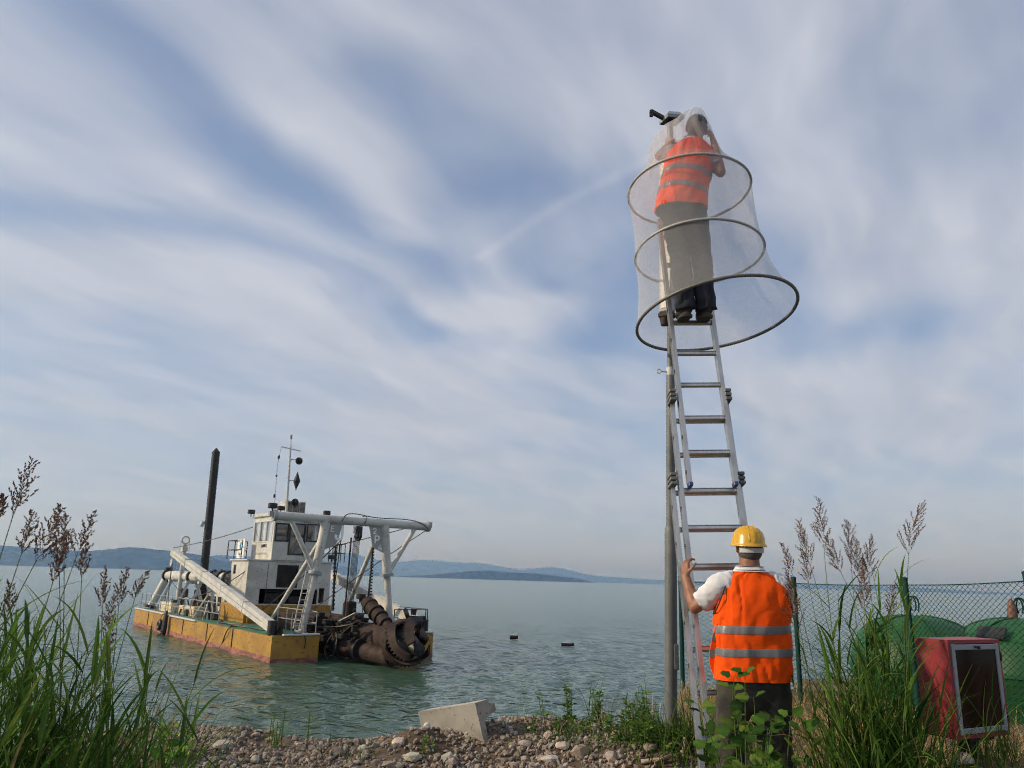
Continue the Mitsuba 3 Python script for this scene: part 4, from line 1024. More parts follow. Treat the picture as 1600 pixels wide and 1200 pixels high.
def sleeve_rings(path, n=28, wr=.006, seed=0):
    """A cloth tube along (centre, radius) rings with wrinkles, ending open."""
    from scipy.interpolate import CubicSpline
    c = np.array([p for p, r in path], float); r = np.array([r for p, r in path]); s = np.arange(len(c))
    q = np.linspace(0, len(c) - 1, 6 * len(c)); C_, R_ = PchipInterpolator(s, c)(q), PchipInterpolator(s, r)(q)
    t = np.gradient(C_, axis=0); t /= np.linalg.norm(t, axis=1, keepdims=True); a, _, _ = frame(t[0]); out = []
    g = np.linspace(0, 2 * np.pi, n, endpoint=False)
    for i in range(len(q)):
        a = unit(a - t[i] * (a @ t[i])); b = np.cross(t[i], a)
        w = wr * 2 * (meshkit.fbm(np.stack([np.cos(g) * 2 + 7, np.sin(g) * 2 + seed, 0 * g + q[i] * 3.2], -1), 3, seed) - .5)
        w = w - wr * .8 * np.exp(-((meshkit.noise(np.stack([np.cos(g) * 1.1 + 3, np.sin(g) * 1.1 + seed, 0 * g + q[i] * 2.6 + .3 * np.cos(g)], -1), seed + 3) - .5) / .07) ** 2); out.append(C_[i] + (R_[i] + w)[:, None] * (np.cos(g)[:, None] * a + np.sin(g)[:, None] * b))
    return out


def torso_fn(secs):
    """secs: (z, centre x, centre y, half width, half depth); gives the point at (angle, z, offset) of a soft squared-off oval."""
    s = np.array(secs); f = PchipInterpolator(s[:, 0], s[:, 1:], axis=0)
    def at_(g, z, off=0.0, wr=0.0, seed=0):
        g, z = np.broadcast_arrays(np.asarray(g, float), np.asarray(z, float)); q = f(z)
        e = 0.78; cx_, sx_ = np.cos(g), np.sin(g)
        X = np.sign(cx_) * np.abs(cx_) ** e; Y = np.sign(sx_) * np.abs(sx_) ** e
        w = 0
        if wr:
            p3 = np.stack([X * 1.3 + z * 1.1, Y * 1.3 - z * .6, z * 3.0], -1)
            w = wr * 1.5 * (meshkit.fbm(p3 * 2.6, 4, seed) - .5) - wr * .55 * np.exp(-((meshkit.noise(p3 * [2.2, 2.2, 1.1] + 9, seed + 2) - .5) / .06) ** 2) + wr * 1.2 * np.abs(meshkit.noise(np.stack([X * 2.4 + 4 * z, Y * 2.0, z * 5.5 - X * 2], -1), seed + 5) - .5)
        return np.stack([q[..., 0] + (q[..., 2] + off + w) * X, q[..., 1] + (q[..., 3] + off + w) * Y, z], -1)
    return at_


def torso_mesh(fn, z0, z1, nz, off=0.0, wr=0.0, seed=0, n=72, close_top=False, warp=None):
    g = np.linspace(0, 2 * np.pi, n, endpoint=False); rows = []
    for z in np.linspace(z0, z1, nz): rows.append(fn(g, z + (warp(g) if warp is not None else 0 * g), off, wr, seed))
    return loft(rows, close_top, False)


def shoe(m, heel, toe, up, k=1.0):
    d = unit(np.asarray(toe, float) - heel); u = unit(up); s = np.cross(d, u); L = np.linalg.norm(np.asarray(toe, float) - heel)
    P = lambda a, b, c: np.asarray(heel, float) + d * a * L + s * b + u * c
    return bones([[(P(.12, .0, .048), .046), (P(.12, 0, .11), .048)], [(P(.12, .0, .046), .046), (P(.55, .012, .046), .047), (P(.55, -.012, .046), .047), (P(.86, .0, .040), .040)], [(P(.3, 0, .09), .043), (P(.7, 0, .055), .042)]])


def leg_rings(hip, knee, ankle, r, seed): return sleeve_rings([(hip, r[0]), (lerp(hip, knee, .5), r[1]), (knee, r[2]), (lerp(knee, ankle, .55), r[3]), (ankle, r[4])], 32, .013, seed)


# -- the man at the foot of the ladder
hg = float(ground_z(1.63, 5.3))
man = thing("person", "man in yellow helmet and orange vest seen from behind, steadying the ladder on the bank", "person")
cxm, cym = 1.632, 5.30
HC = np.array([1.640, 5.325, 3.655])
hb, HP = head_bones(HC, np.array([-.06, 1, .03]), np.array([0, 0, 1.0]))
shL, elL, wrL = np.array([1.445, 5.31, 3.405]), np.array([1.283, 5.40, 3.255]), np.array([1.252, 5.515, 3.455])
shR, elR, wrR = np.array([1.825, 5.31, 3.405]), np.array([1.90, 5.43, 3.19]), np.array([1.765, 5.555, 3.29])
hipL, knL, anL = np.array([1.525, 5.31, 2.83]), np.array([1.475, 5.36, 2.43]), np.array([1.44, 5.35, hg + .10])
hipR, knR, anR = np.array([1.735, 5.31, 2.83]), np.array([1.775, 5.36, 2.43]), np.array([1.83, 5.30, hg + .09])
bl = hb + [[(np.array([1.637, 5.31, 3.58]), .066), (np.array([1.635, 5.305, 3.49]), .072)],
           [(np.array([1.635, 5.305, 3.44]), .075), (shL + [.03, 0, 0], .062), (shR - [.03, 0, 0], .062)], [(np.array([1.56, 5.31, 3.30]), .115), (np.array([1.71, 5.31, 3.30]), .115), (np.array([1.57, 5.32, 3.0]), .125), (np.array([1.70, 5.32, 3.0]), .125)],
           [(np.array([1.57, 5.32, 2.92]), .12), (np.array([1.70, 5.32, 2.92]), .12), (hipL, .095), (hipR, .095)],
           [(shL, .062), (elL, .043)], [(elL, .043), (lerp(elL, wrL, .35), .042), (wrL, .029)], [(shR, .062), (elR, .043)], [(elR, .043), (lerp(elR, wrR, .35), .042), (wrR, .029)],
           [(hipL, .092), (knL, .058)], [(knL, .056), (anL, .04)], [(hipR, .092), (knR, .058)], [(knR, .056), (anR, .04)]]
bl += hand_bones(wrL, [.02, .10, .95], [.9, .35, 0.0], np.array([.35, -.9, .25]), .95) + hand_bones(wrR, [-.05, .3, .9], [-.9, .3, 0], np.array([-.3, -.9, .2]), .95)
put(man, skin_mesh(bones(bl), .011, 7), "skin", True)
m = MB()
for b in (-1, 1): m.add(trimesh.creation.icosphere(2, .011).apply_translation(HP(.082, b * .030, .006)))
part(man, "eyes", m.mesh(), "plastic_white", True, kind="stuff")
hr = bones([[(HP(-.024, 0, .024), .0865), (HP(.012, 0, .034), .078)], [(HP(-.03, 0, -.02), .080), (HP(-.035, 0, .02), .080)]]).trim_by_plane([0.1, -.8, .35], float(np.dot(unit([0.1, -.8, .35]), HP(-.0, 0, -.045))))
part(man, "hair", skin_mesh(hr, .015, 4), "hair", True)
fn = torso_fn([(2.60, cxm, cym + .02, .07, .08), (2.66, cxm, cym + .02, .15, .12), (2.72, cxm, cym + .02, .222, .150), (2.83, cxm - .005, cym + .02, .244, .168), (2.98, cxm + .002, cym + .02, .243, .170), (3.12, cxm, cym + .015, .243, .165), (3.20, cxm + .003, cym + .012, .246, .158), (3.25, cxm + .012, cym + .01, .240, .155), (3.32, cxm + .020, cym + .008, .230, .143), (3.40, cxm + .020, cym + .006, .216, .120), (3.44, cxm + .014, cym + .004, .192, .100), (3.468, cxm + .003, cym + .002, .160, .088), (3.495, cxm + .003, cym + .004, .105, .080), (3.515, cxm + .004, cym + .008, .086, .078)])
wpf = lambda g: .012 * np.sin(2 * g + .6) - .01 * np.cos(g)
k = part(man, "vest", torso_mesh(fn, 2.815, 3.508, 96, 0.004, .016, 3, 150, False), "vest_orange", True, "orange high visibility vest with two grey bands")
gg = np.linspace(0, 2 * np.pi, 120, endpoint=False)
for z0 in (3.105, 2.965):
    rows = [fn(gg, z0 + dz + .008 * np.cos(gg), .0075 if 0 < i < 3 else .002, .016, 3) for i, dz in enumerate((0, .002, .050, .052))]
    part(k, "reflective_band", loft(rows, False, False), "tape_grey", True)
# the vest's loose front flap that swings out at the left
fl_ = np.array([[1.405, 5.235, 3.20], [1.365, 5.30, 3.06], [1.352, 5.33, 2.94], [1.372, 5.34, 2.845]]); q = PchipInterpolator([0, 1, 2, 3], fl_)(np.linspace(0, 3, 16))
wdt = np.interp(np.linspace(0, 3, 16), [0, 1, 3], [.02, .09, .13])
m = MB(); m.raw(*loft([[p + [0, -.004, 0], p + [w * .9, .10 * 0 - .02, 0], p + [w * .9, -.012, 0], p + [.0, .006, 0]] for p, w in zip(q, wdt)])); part(k, "side_flap", m.mesh(), "vest_orange", 40)
for za, zb in ((3.052, 3.102), (2.948, 2.998)):
    pz = PchipInterpolator(q[::-1, 2], q[::-1])(np.linspace(za, zb, 4)); m = MB(); m.raw(*loft([[p + [-.003, -.008, 0], p + [.085, -.026, -.012], p + [.085, -.016, -.012], p + [-.003, .009, 0]] for p in pz])); part(k, "flap_band", m.mesh(), "tape_grey", 40)
m = MB()
for sx in (-1, 1):
    q_ = np.linspace(0, 2 * np.pi, 44); cc_ = np.array([cxm + .015 + (-.208 if sx < 0 else .192), 5.312, 3.340])
    m.tube(cc_ + np.stack([-sx * (.050 * np.sin(q_) + .020 * np.cos(q_)), .094 * np.cos(q_), .118 * np.sin(q_)], 1), .0050, 6, False)
m.tube(fn(gg[::2], 3.505 + 0 * gg[::2], .006, .0), .004, 6); part(k, "binding", m.mesh(), "binding_dark", True, kind="stuff")
m = MB()
for sx, sh, el in ((-1, shL, elL), (1, shR, elR)):
    m.raw(*loft(sleeve_rings([(sh + [-sx * .07, 0, .015], .082), (sh, .088), (lerp(sh, el, .45), .078), (lerp(sh, el, .80), .073)], 36, .010, 4 + sx), True, False))
gb = torso_fn([(3.10, cxm, cym + .015, .210, .145), (3.26, cxm, cym + .01, .208, .130), (3.36, cxm, cym + .008, .198, .112), (3.42, cxm, cym + .005, .180, .088), (3.455, cxm, cym + .002, .150, .080)])
mt = MB(); mt.raw(*torso_mesh(gb, 3.10, 3.455, 26, 0, .008, 8, 72, True)); sh_ = part(man, "shirt", mt.mesh(), "shirt_white", True, "white short sleeved shirt"); pieces(sh_, "sleeve", m, "shirt_white", True)
m = MB(); cr = [fn(gg, 3.497 + 0 * gg, .010), fn(gg, 3.522 + .01 * np.sin(gg), .006), fn(gg, np.minimum(3.515, 3.53 + 0 * gg), .0) + [0, 0, .020], fn(gg, 3.500 + 0 * gg, -.012)]
m.raw(*loft(cr, False, False)); part(sh_, "collar", m.mesh(), "shirt_white", True)
m = MB()
m.raw(*loft(leg_rings(hipL + [0, 0, .02], knL, anL + [0, 0, -.06], (.135, .118, .094, .086, .085), 11), True, False)); m.raw(*loft(leg_rings(hipR + [0, 0, .02], knR, anR + [0, 0, -.06], (.135, .118, .094, .086, .085), 17), True, False))
m.raw(*torso_mesh(fn, 2.61, 2.93, 18, -.018, .004, 9, 60, True)); part(man, "trousers", m.mesh(), "trouser_olive", True, "dark olive work trousers")
for nm, an in (("shoe", anL), ("shoe", anR)):
    p0 = np.array([an[0], an[1] - .08, ground_z(an[0], an[1]) - .01]); part(man, nm, skin_mesh(shoe(None, p0, p0 + [0.0, .27, 0], [0, 0, 1.0]), .02, 4), "leather_brown", True)
# helmet
ha = [unit([1, .06, 0]), unit([-.06, 1, .05])]; hu = np.cross(ha[0], ha[1]); hc = HC + [0, -.005, .010]
prof = [(0.118, 1.20, .002, .0), (.1165, 1.18, .012, .0), (.108, 1.17, .022, 0), (.104, 1.16, .06, 0), (.093, 1.14, .095, 0), (.070, 1.12, .120, 0), (.04, 1.10, .134, 0), (.012, 1.1, .138, 0)]
g = np.linspace(0, 2 * np.pi, 64, endpoint=False); rows = []
for r, ey, z, _ in [(0.112, 1.19, -.001, 0)] + prof:
    rid = (1 + .035 * np.exp(-((np.abs((g - math.pi / 2 + math.pi) % (2 * math.pi) - math.pi)) / .12) ** 2) + .035 * np.exp(-((np.abs((g + math.pi / 2 + math.pi) % (2 * math.pi) - math.pi)) / .12) ** 2)) if .03 < z < .13 else 1 + 0 * g
    br = .02 * np.exp(-((g - math.pi / 2) / .7) ** 2) if z < .02 else 0 * g
    rows.append(hc + (np.cos(g) * r * rid)[:, None] * ha[0] + ((np.sin(g) * r * ey * rid) + br)[:, None] * ha[1] + z * hu)
hm = part(man, "helmet", loft(rows, True, False), "helmet_yellow", 40, "yellow hard hat")
m = MB()
for a in (-.35, 0, .35):
    P = np.array([hc + hu * (.03 + .112 * math.sin(t)) + ha[0] * (math.sin(a) * .10 * math.cos(t * .8)) - ha[1] * (.122 * math.cos(t) * math.cos(a)) for t in np.linspace(0, 1.35, 14)]); m.tube(P, np.linspace(.007, .004, 14), 6)
part(hm, "ridge", m.mesh(), "helmet_yellow", True, kind="stuff")
m = MB(); q = np.linspace(-2.6, -.5, 22); rows = [hc + (np.cos(q) * (.094 + o))[:, None] * ha[0] + (np.sin(q) * (.106 + o))[:, None] * ha[1] + hu * z for o, z in ((0, -.040), (.004, -.040), (.004, -.008), (0, -.008))]
R = np.array(rows); m.raw(*loft(np.transpose(R, (1, 0, 2)))); part(hm, "headband", m.mesh(), "light_grey", 40, "grey nape strap")

# -- the man up the ladder
up = thing("person", "man in orange vest standing on the top rungs of the ladder inside the net", "person")
rz = 5.49
HC = np.array([1.466, 5.655, 7.078]); hb, HP = head_bones(HC, np.array([-.05, 1, .22]), np.array([0, -.2, 1.0]))
shL, elL, wrL = np.array([1.275, 5.70, 6.875]), np.array([1.195, 5.83, 6.92]), np.array([1.30, 5.95, 7.10])
shR, elR, wrR = np.array([1.545, 5.68, 6.86]), np.array([1.640, 5.60, 6.650]), np.array([1.606, 5.64, 6.945])
hipL, knL, anL = np.array([1.265, 5.68, 6.33]), np.array([1.325, 5.73, 5.95]), np.array([1.380, 5.83, rz + .09])
hipR, knR, anR = np.array([1.435, 5.68, 6.33]), np.array([1.492, 5.72, 5.95]), np.array([1.542, 5.83, rz + .09])
bl = hb + [[(HC + [0, .005, -.08], .058), (np.array([1.44, 5.68, 6.93]), .062)], [(np.array([1.425, 5.685, 6.90]), .065), (shL + [.03, 0, 0], .052), (shR - [.03, 0, 0], .052)],
           [(np.array([1.345, 5.69, 6.78]), .10), (np.array([1.475, 5.69, 6.78]), .10), (np.array([1.30, 5.69, 6.48]), .10), (np.array([1.42, 5.69, 6.48]), .10)], [(np.array([1.30, 5.69, 6.45]), .1), (np.array([1.42, 5.69, 6.45]), .1), (hipL, .085), (hipR, .085)],
           [(shL, .054), (elL, .040)], [(elL, .040), (lerp(elL, wrL, .35), .039), (wrL, .027)], [(shR, .054), (elR, .042)], [(elR, .042), (lerp(elR, wrR, .35), .040), (wrR, .027)],
           [(hipL, .082), (knL, .055)], [(knL, .054), (anL, .038)], [(hipR, .082), (knR, .055)], [(knR, .054), (anR, .038)]]
bl += hand_bones(wrL, [.25, .35, .85], [.4, .8, -.3], np.array([.9, -.2, -.2]), .7) + hand_bones(wrR, [-.08, .22, .95], [-.75, .5, 0], np.array([-.5, -.8, .1]), .85)
put(up, skin_mesh(bones(bl), .012, 7), "skin", True)
m = MB()
for b in (-1, 1): m.add(trimesh.creation.icosphere(2, .011).apply_translation(HP(.082, b * .030, .006)))
part(up, "eyes", m.mesh(), "plastic_white", True, kind="stuff")
nrm = unit([0.0, -.75, .62]); hr = bones([[(HP(-.024, 0, .026), .0865), (HP(.015, 0, .036), .079)], [(HP(-.032, 0, -.015), .078), (HP(-.035, 0, .02), .080)]]).trim_by_plane(nrm.tolist(), float(np.dot(nrm, HP(.0, 0, -.065))))
part(up, "hair", skin_mesh(hr, .014, 4), "hair", True, "short dark grey hair")
fn = torso_fn([(6.17, 1.345, 5.69, .07, .075), (6.24, 1.34, 5.69, .13, .11), (6.30, 1.335, 5.69, .185, .135), (6.36, 1.330, 5.69, .205, .150), (6.48, 1.345, 5.69, .196, .142), (6.60, 1.372, 5.69, .192, .136), (6.72, 1.398, 5.69, .192, .132), (6.84, 1.415, 5.69, .184, .118), (6.90, 1.425, 5.69, .160, .100), (6.945, 1.432, 5.69, .118, .086), (6.97, 1.437, 5.69, .088, .077), (6.99, 1.44, 5.69, .07, .07)])
k = part(up, "vest", torso_mesh(fn, 6.345, 6.98, 84, .006, .014, 23, 130, False, lambda g: np.where(np.cos(g) * 0 == 0, .02 * np.cos(g) * 0, 0)), "vest_worn", True, "orange vest with slanting grey bands")
slant = lambda g: np.where(np.cos(g) > -.25, -.052 * (np.cos(g) + .25), .010 * (np.cos(g) + .25))
for z0 in (6.66, 6.505):
    rows = [fn(gg, z0 + dz + slant(gg), .010 if 0 < i < 3 else .003, .014, 23) for i, dz in enumerate((0, .002, .044, .046))]; part(k, "reflective_band", loft(rows, False, False), "tape_grey", True)
m = MB()
for sx, sh, el in ((-1, shL, elL), (1, shR, elR)): m.raw(*loft(sleeve_rings([(sh + [-sx * .05, 0, .0], .066), (sh, .070), (lerp(sh, el, .4), .064), (lerp(sh, el, .72), .060)], 30, .008, 31 + sx), True, False))
mt = MB(); mt.raw(*torso_mesh(fn, 6.70, 6.93, 14, -.004, .004, 8, 60, True)); s_ = part(up, "shirt", mt.mesh(), "shirt_grey", True, "grey short sleeved shirt"); pieces(s_, "sleeve", m, "shirt_grey", True)
m = MB(); m.raw(*loft([fn(gg, 6.97 + 0 * gg, .008), fn(gg, 6.985 + 0 * gg, .004) + [0, 0, .012], fn(gg, 6.965 + 0 * gg, -.008)], False, False)); part(s_, "collar", m.mesh(), "shirt_white", True)
m = MB(); m.raw(*loft(leg_rings(hipL + [0, 0, .02], knL, anL + [0, -.01, -.04], (.102, .096, .083, .080, .088), 41), True, False)); m.raw(*loft(leg_rings(hipR + [0, 0, .02], knR, anR + [0, -.01, -.04], (.102, .096, .083, .080, .088), 47), True, False))
m.raw(*torso_mesh(fn, 6.18, 6.44, 14, -.012, .004, 29, 60, True)); part(up, "trousers", m.mesh(), "trouser_dark", True, "dark grey work trousers")
for an in (anL, anR):
    k = part(up, "shoe", skin_mesh(shoe(None, np.array([an[0], an[1] - .075, rz + .0]), np.array([an[0] - .01, an[1] + .185, rz + .01]), [0, 0, 1.0]), .018, 4), "leather_brown", True, "brown work shoe")
    m = MB(); q_ = np.linspace(0, 2 * np.pi, 28, endpoint=False); o_ = np.stack([.046 * np.sign(np.cos(q_)) * np.abs(np.cos(q_)) ** .8, .135 * np.sign(np.sin(q_)) * np.abs(np.sin(q_)) ** .85, 0 * q_], 1) + [an[0] - .004, an[1] + .055, rz - .008]
    m.raw(*loft([o_, o_ + [0, 0, .020]])); m.raw(*loft([(o_ - o_.mean(0)) * [.98, .28, 1] + o_.mean(0) + [0, -.095, -.016], (o_ - o_.mean(0)) * [1, .30, 1] + o_.mean(0) + [0, -.095, .003]])); part(k, "sole", m.mesh(), "sole_dark", 40)

# ------------------------------------------------------------------ fence, bells, cabinet, kerb stone
FN = [np.array([2.55, 11.6]), np.array([3.98, 10.95]), np.array([4.72, 9.3]), np.array([4.62, 7.0]), np.array([4.45, 5.2])]
FT = [3.44, 3.466, 3.475, 3.52, 3.55]
fence = thing("wire_fence", "green chain link fence on slim posts along the edge of the bank", "fence")
gz = lambda p: float(ground_z(p[0], p[1]))
for i, (p, t) in enumerate(zip(FN, FT)):
    m = MB(); b = gz(p); lean = np.array([.0, .0, 0]) if i != 2 else np.array([-.03, 0, 0])
    m.tube([[p[0], p[1], b - .3], [p[0] + lean[0], p[1], t + .07]], .032, 12); q = part(fence, "post", m.mesh(), "fence_green", 40)
    m = MB(); m.lathe([(.036, 0), (.036, .02), (.0, .035)], (p[0] + lean[0], p[1], t + .06), sides=12); part(q, "cap", m.mesh(), "fence_green", 40)
for a, b, ta, tb in zip(FN[:-1], FN[1:], FT[:-1], FT[1:]):
    L = np.linalg.norm(b - a); ga, gb = gz(a) + .02, gz(b) + .02; n = int(L / .052)
    X = lambda s, h: np.array([*(a + (b - a) * s), (ga + (gb - ga) * s) * (1 - h) + (ta + (tb - ta) * s - .012 * math.sin(math.pi * s)) * h])
    m = MB(); m.tube([X(s, 1.0) for s in np.linspace(0, 1, 16)], .006, 6); part(fence, "top_wire", m.mesh(), "fence_green", 40)
    m = MB(); nv = 50; vv, ff = [], []
    out = unit([-(b - a)[1], (b - a)[0], 0])
    for k in range(n):
        P = np.array([X((k + .5 + (.5 if (j + k) % 2 else -.5)) / n, j / nv) + out * (.003 if ((j + k) % 2) else -.003) for j in range(nv + 1)])
        m.tube(P, .0036, 3, False)
    part(fence, "wire_mesh", m.mesh(), "fence_green", False, kind="stuff")
for (cx_, cy_, r, lab, seed) in ((5.30, 10.35, .82, "green domed recycling bell behind the fence, left one with a wire lifting loop", 0), (6.30, 9.75, .86, "green domed recycling bell behind the red cabinet, right one with a dark flap", 1)):
    z0 = gz((cx_, cy_)) - .03; k = thing("recycling_bell", lab, "recycling bin", "recycling bells behind the fence"); hz = 3.10 - z0 + .02 * seed
    m = MB(); m.lathe([(r * .80, 0), (r * .93, hz * .22), (r * .985, hz * .40), (r, hz * .44)], (cx_, cy_, z0), sides=48); part(k, "base", m.mesh(), "bell_green", 40)
    m = MB(); m.lathe([(r, hz * .44), (r * 1.02, hz * .445), (r * 1.02, hz * .475), (r * .985, hz * .48), (r * .94, hz * .64), (r * .84, hz * .79), (r * .66, hz * .905), (r * .40, hz * .975), (r * .16, hz), (0, hz * 1.003)], (cx_, cy_, z0), sides=56); part(k, "dome", m.mesh(), "bell_green", 40)
    m = MB()
    for a in range(6):
        g0 = a * math.pi / 3 + .35; P = [np.array([cx_ + math.cos(g0) * rr_, cy_ + math.sin(g0) * rr_, z0 + hz * t_ + .004]) for rr_, t_ in ((r * .985, .48), (r * .945, .64), (r * .845, .79), (r * .665, .905), (r * .40, .975), (r * .16, 1.0))]; m.tube(tube_curve(P, 14), .011, 6)
    pieces(k, "seam_rib", m, "bell_green", True)
    m = MB()
    for s in (-1, 1):
        P = [np.array([cx_ + s * .035 + .055 * math.cos(t) * (1 if t < 4 else 1), cy_ + .03 * s, z0 + hz + .14 + .10 * math.sin(t)]) for t in np.linspace(-.9, math.pi + .9, 22)]; m.tube(P, .010, 8)
    part(k, "lifting_loop", m.mesh(), "fence_green", 40)
    d = unit([-.92, -.55, 0]); ax = unit(np.cross(d, [0, 0, 1.0])); cpt = np.array([cx_, cy_, z0]) + d * r * .80 + [0, 0, hz * .845]
    nn_ = unit(d * .75 + np.array([0, 0, .62]))
    if seed: m = MB(); m.box(cpt + nn_ * .03, (.32, .16, .03), np.array([ax, np.cross(nn_, ax), nn_]), .012); part(k, "flap", m.mesh(), "black_metal", 20)
    if seed:
        m = MB(); m.lathe([(.05, 0), (.06, .06), (.04, .18), (.015, .24), (0, .25)], (cx_ - .10, cy_, z0 + hz * .99), sides=14); part(k, "orange_cap", m.mesh(), "orange_plastic", 40)
# the red cabinet on its post
cab = thing("hose_cabinet", "red metal cabinet with dark glass door in a grey frame on a short post", "cabinet")
cf = at(1478, 1000, 5.22); ct, cn = unit([.88, .47, 0]), unit([.47, -.88, 0]); cw, cd, ch = .57, .22, .60
co = cf + ct * cw / 2 - cn * cd / 2 - np.array([0, 0, ch / 2]); CA = np.array([ct, cn, [0, 0, 1.0]])
m = MB(); t = .006
m.box(co - cn * (cd / 2 - t / 2), (cw, t, ch), CA)
for s in (-1, 1): m.box(co + ct * s * (cw / 2 - t / 2) + cn * t / 2, (t, cd - t, ch), CA); m.box(co + np.array([0, 0, s * (ch / 2 - t / 2)]) + cn * t / 2, (cw - 2 * t, cd - t, t), CA)
for (dx, dz, w, h) in ((-(cw / 2 - .012), 0, .024, ch), (cw / 2 - .012, 0, .024, ch), (0, ch / 2 - .012, cw - .048, .024), (0, -(ch / 2 - .012), cw - .048, .024)): m.box(co + ct * dx + np.array([0, 0, dz]) + cn * (cd / 2 + .004), (w, .008, h), CA)
part(cab, "case", m.mesh(), "cabinet_red", False, "red sheet metal case")
m = MB()
for (dx, dz, w, h) in ((-(cw / 2 - .045), 0, .034, ch - .05), (cw / 2 - .045, 0, .034, ch - .05), (0, ch / 2 - .046, cw - .124, .034), (0, -(ch / 2 - .046), cw - .124, .034)): m.box(co + ct * dx + np.array([0, 0, dz]) + cn * (cd / 2 + .010), (w, .014, h), CA, .003)
dr_ = part(cab, "door_frame", m.mesh(), "grey_paint", 20, "grey door frame")
m = MB(); m.box(co + cn * (cd / 2 + .006), (cw - .122, .004, ch - .122), CA); part(dr_, "glass", m.mesh(), "cabinet_glass", False)
m = MB(); [m.box(co + ct * (cw / 2 - .014) + np.array([0, 0, z_]) + cn * (cd / 2 + .014), (.018, .012, .06), CA, .003) for z_ in (-.19, .19)]; m.box(co + np.array([0, 0, ch / 2 - .044]) + cn * (cd / 2 + .022), (.045, .010, .012), CA, .003); m.cyl(co + ct * .022 + np.array([0, 0, ch / 2 - .048]) + cn * (cd / 2 + .018), co + ct * .022 + np.array([0, 0, ch / 2 - .048]) + cn * (cd / 2 + .030), .010); part(dr_, "latch", m.mesh(), "black_metal", 20, kind="stuff")
m = MB()
for i in range(9):
    g = np.linspace(0, 2 * np.pi, 30); P = co + np.cos(g)[:, None] * ct * (.10 + .004 * i) + np.sin(g)[:, None] * np.array([0, 0, 1.0]) * (.10 + .004 * i) + cn * (-.08 + .018 * i); m.tube(P, .012, 6, False)
part(cab, "hose_coil", m.mesh(), "rust", 40)
m = MB(); pb = co - np.array([0, 0, ch / 2]); m.box([pb[0], pb[1], (pb[2] + gz(pb)) / 2 - .1], (.09, .09, pb[2] - gz(pb) + .2), CA, .01); m.box(pb - [0, 0, .012], (.26, .20, .022), CA); part(cab, "post", m.mesh(), "black_metal", 20)
# broken kerb stone on the rim
kb = thing("kerb_stone", "broken pale concrete kerb block lying tilted on the edge of the gravel", "block")
e0, e1 = at(742, 1098, 6.72), at(655, 1112, 7.30); kd = unit(e1 - e0); kx = unit(np.cross(kd, [0, 0, 1.0])); kx = -kx if kx[0] < 0 else kx; kz = np.cross(kx, kd) if np.cross(kx, kd)[2] > 0 else -np.cross(kx, kd)
kx = unit(kx + .12 * kz); kz = unit(np.cross(kd, kx)); kz = kz if kz[2] > 0 else -kz
prof = [(0, 0), (.145, 0), (.150, -.035), (.205, -.04), (.205, -.10), (.12, -.125), (.075, -.15), (.065, -.31), (.02, -.33)]
mm = m3.CrossSection([prof[::-1]]).extrude(float(np.linalg.norm(e1 - e0)) + .02)
mm = mm.refine_to_length(.018).to_mesh(); v = np.array(mm.vert_properties[:, :3]); f = np.array(mm.tri_verts)
v[:, 2] += .012 * (meshkit.fbm(v * 20, 3, 2) - .5) * (v[:, 2] < .02); dsp = (meshkit.fbm(v * 14, 4, 6) - .5) * .012
w = e0 + v[:, :1] * kx + v[:, 1:2] * kz + v[:, 2:] * kd + dsp[:, None] * np.array([.3, -.5, .5])
if np.dot(np.cross(kx, kz), kd) < 0: f = f[:, ::-1]
put(kb, (w, f), "concrete", 35)

# ------------------------------------------------------------------ stones and gravel
ICO = [trimesh.creation.icosphere(1), trimesh.creation.icosphere(2)]
ROCKS = []
for i in range(12):
    r = np.random.default_rng(50 + i); p = r.normal(size=(26, 3)); p /= np.linalg.norm(p, axis=1, keepdims=True); p *= r.uniform(.75, 1.1, (26, 1)) * [1, r.uniform(.6, .95), r.uniform(.45, .8)]
    h = trimesh.convex.convex_hull(p); ROCKS.append((np.array(h.vertices), np.array(h.faces)))


def rot(r):
    q = r.normal(size=4); q /= np.linalg.norm(q); return trimesh.transformations.quaternion_matrix(q)[:3, :3]


TONES = 0.62 * np.array([(.42, .36, .29), (.48, .42, .36), (.38, .32, .27), (.44, .35, .29), (.34, .29, .24), (.50, .46, .41), (.30, .25, .21), (.40, .30, .24), (.36, .33, .30)])


TNAME = ['tan', 'pale', 'brown', 'pinkish', 'brown', 'pale', 'dark brown', 'pinkish', 'grey']


def rough_stone(r, size, fine=True):
    v, f = ROCKS[r.integers(12)]
    if fine:
        t = trimesh.Trimesh(v, f).subdivide(); v, f = np.array(t.vertices), np.array(t.faces)
        v = v * (1 + .12 * (meshkit.fbm(v * 2.2 + r.uniform(0, 50), 3, int(r.integers(99))) - .5))[:, None]
    return (v * size) @ rot(r).T if not fine else (v * size) @ trimesh.transformations.rotation_matrix(r.uniform(0, 6.28), [0, 0, 1])[:3, :3].T, f


def stone_colour(r, v, tone):
    n = meshkit.fbm(v * 22 + r.uniform(0, 9), 3, 5)
    return np.clip(np.asarray(tone)[None] * (.72 + .55 * n)[:, None], .02, .8)


def one_stone(x, y, size, tone, label, group, r, sink=.25, dz=0.0):
    tone = np.asarray(tone) if group else .72 * np.asarray(tone)
    k = thing("stone", label, "stone", group); v, f = rough_stone(r, size); p = np.array([x, y, ground_z(x, y) + size * (.5 - sink) + dz])
    put(k, (v + p, f), "stone_grain", False, color=stone_colour(r, v, tone))


rs = np.random.default_rng(77)


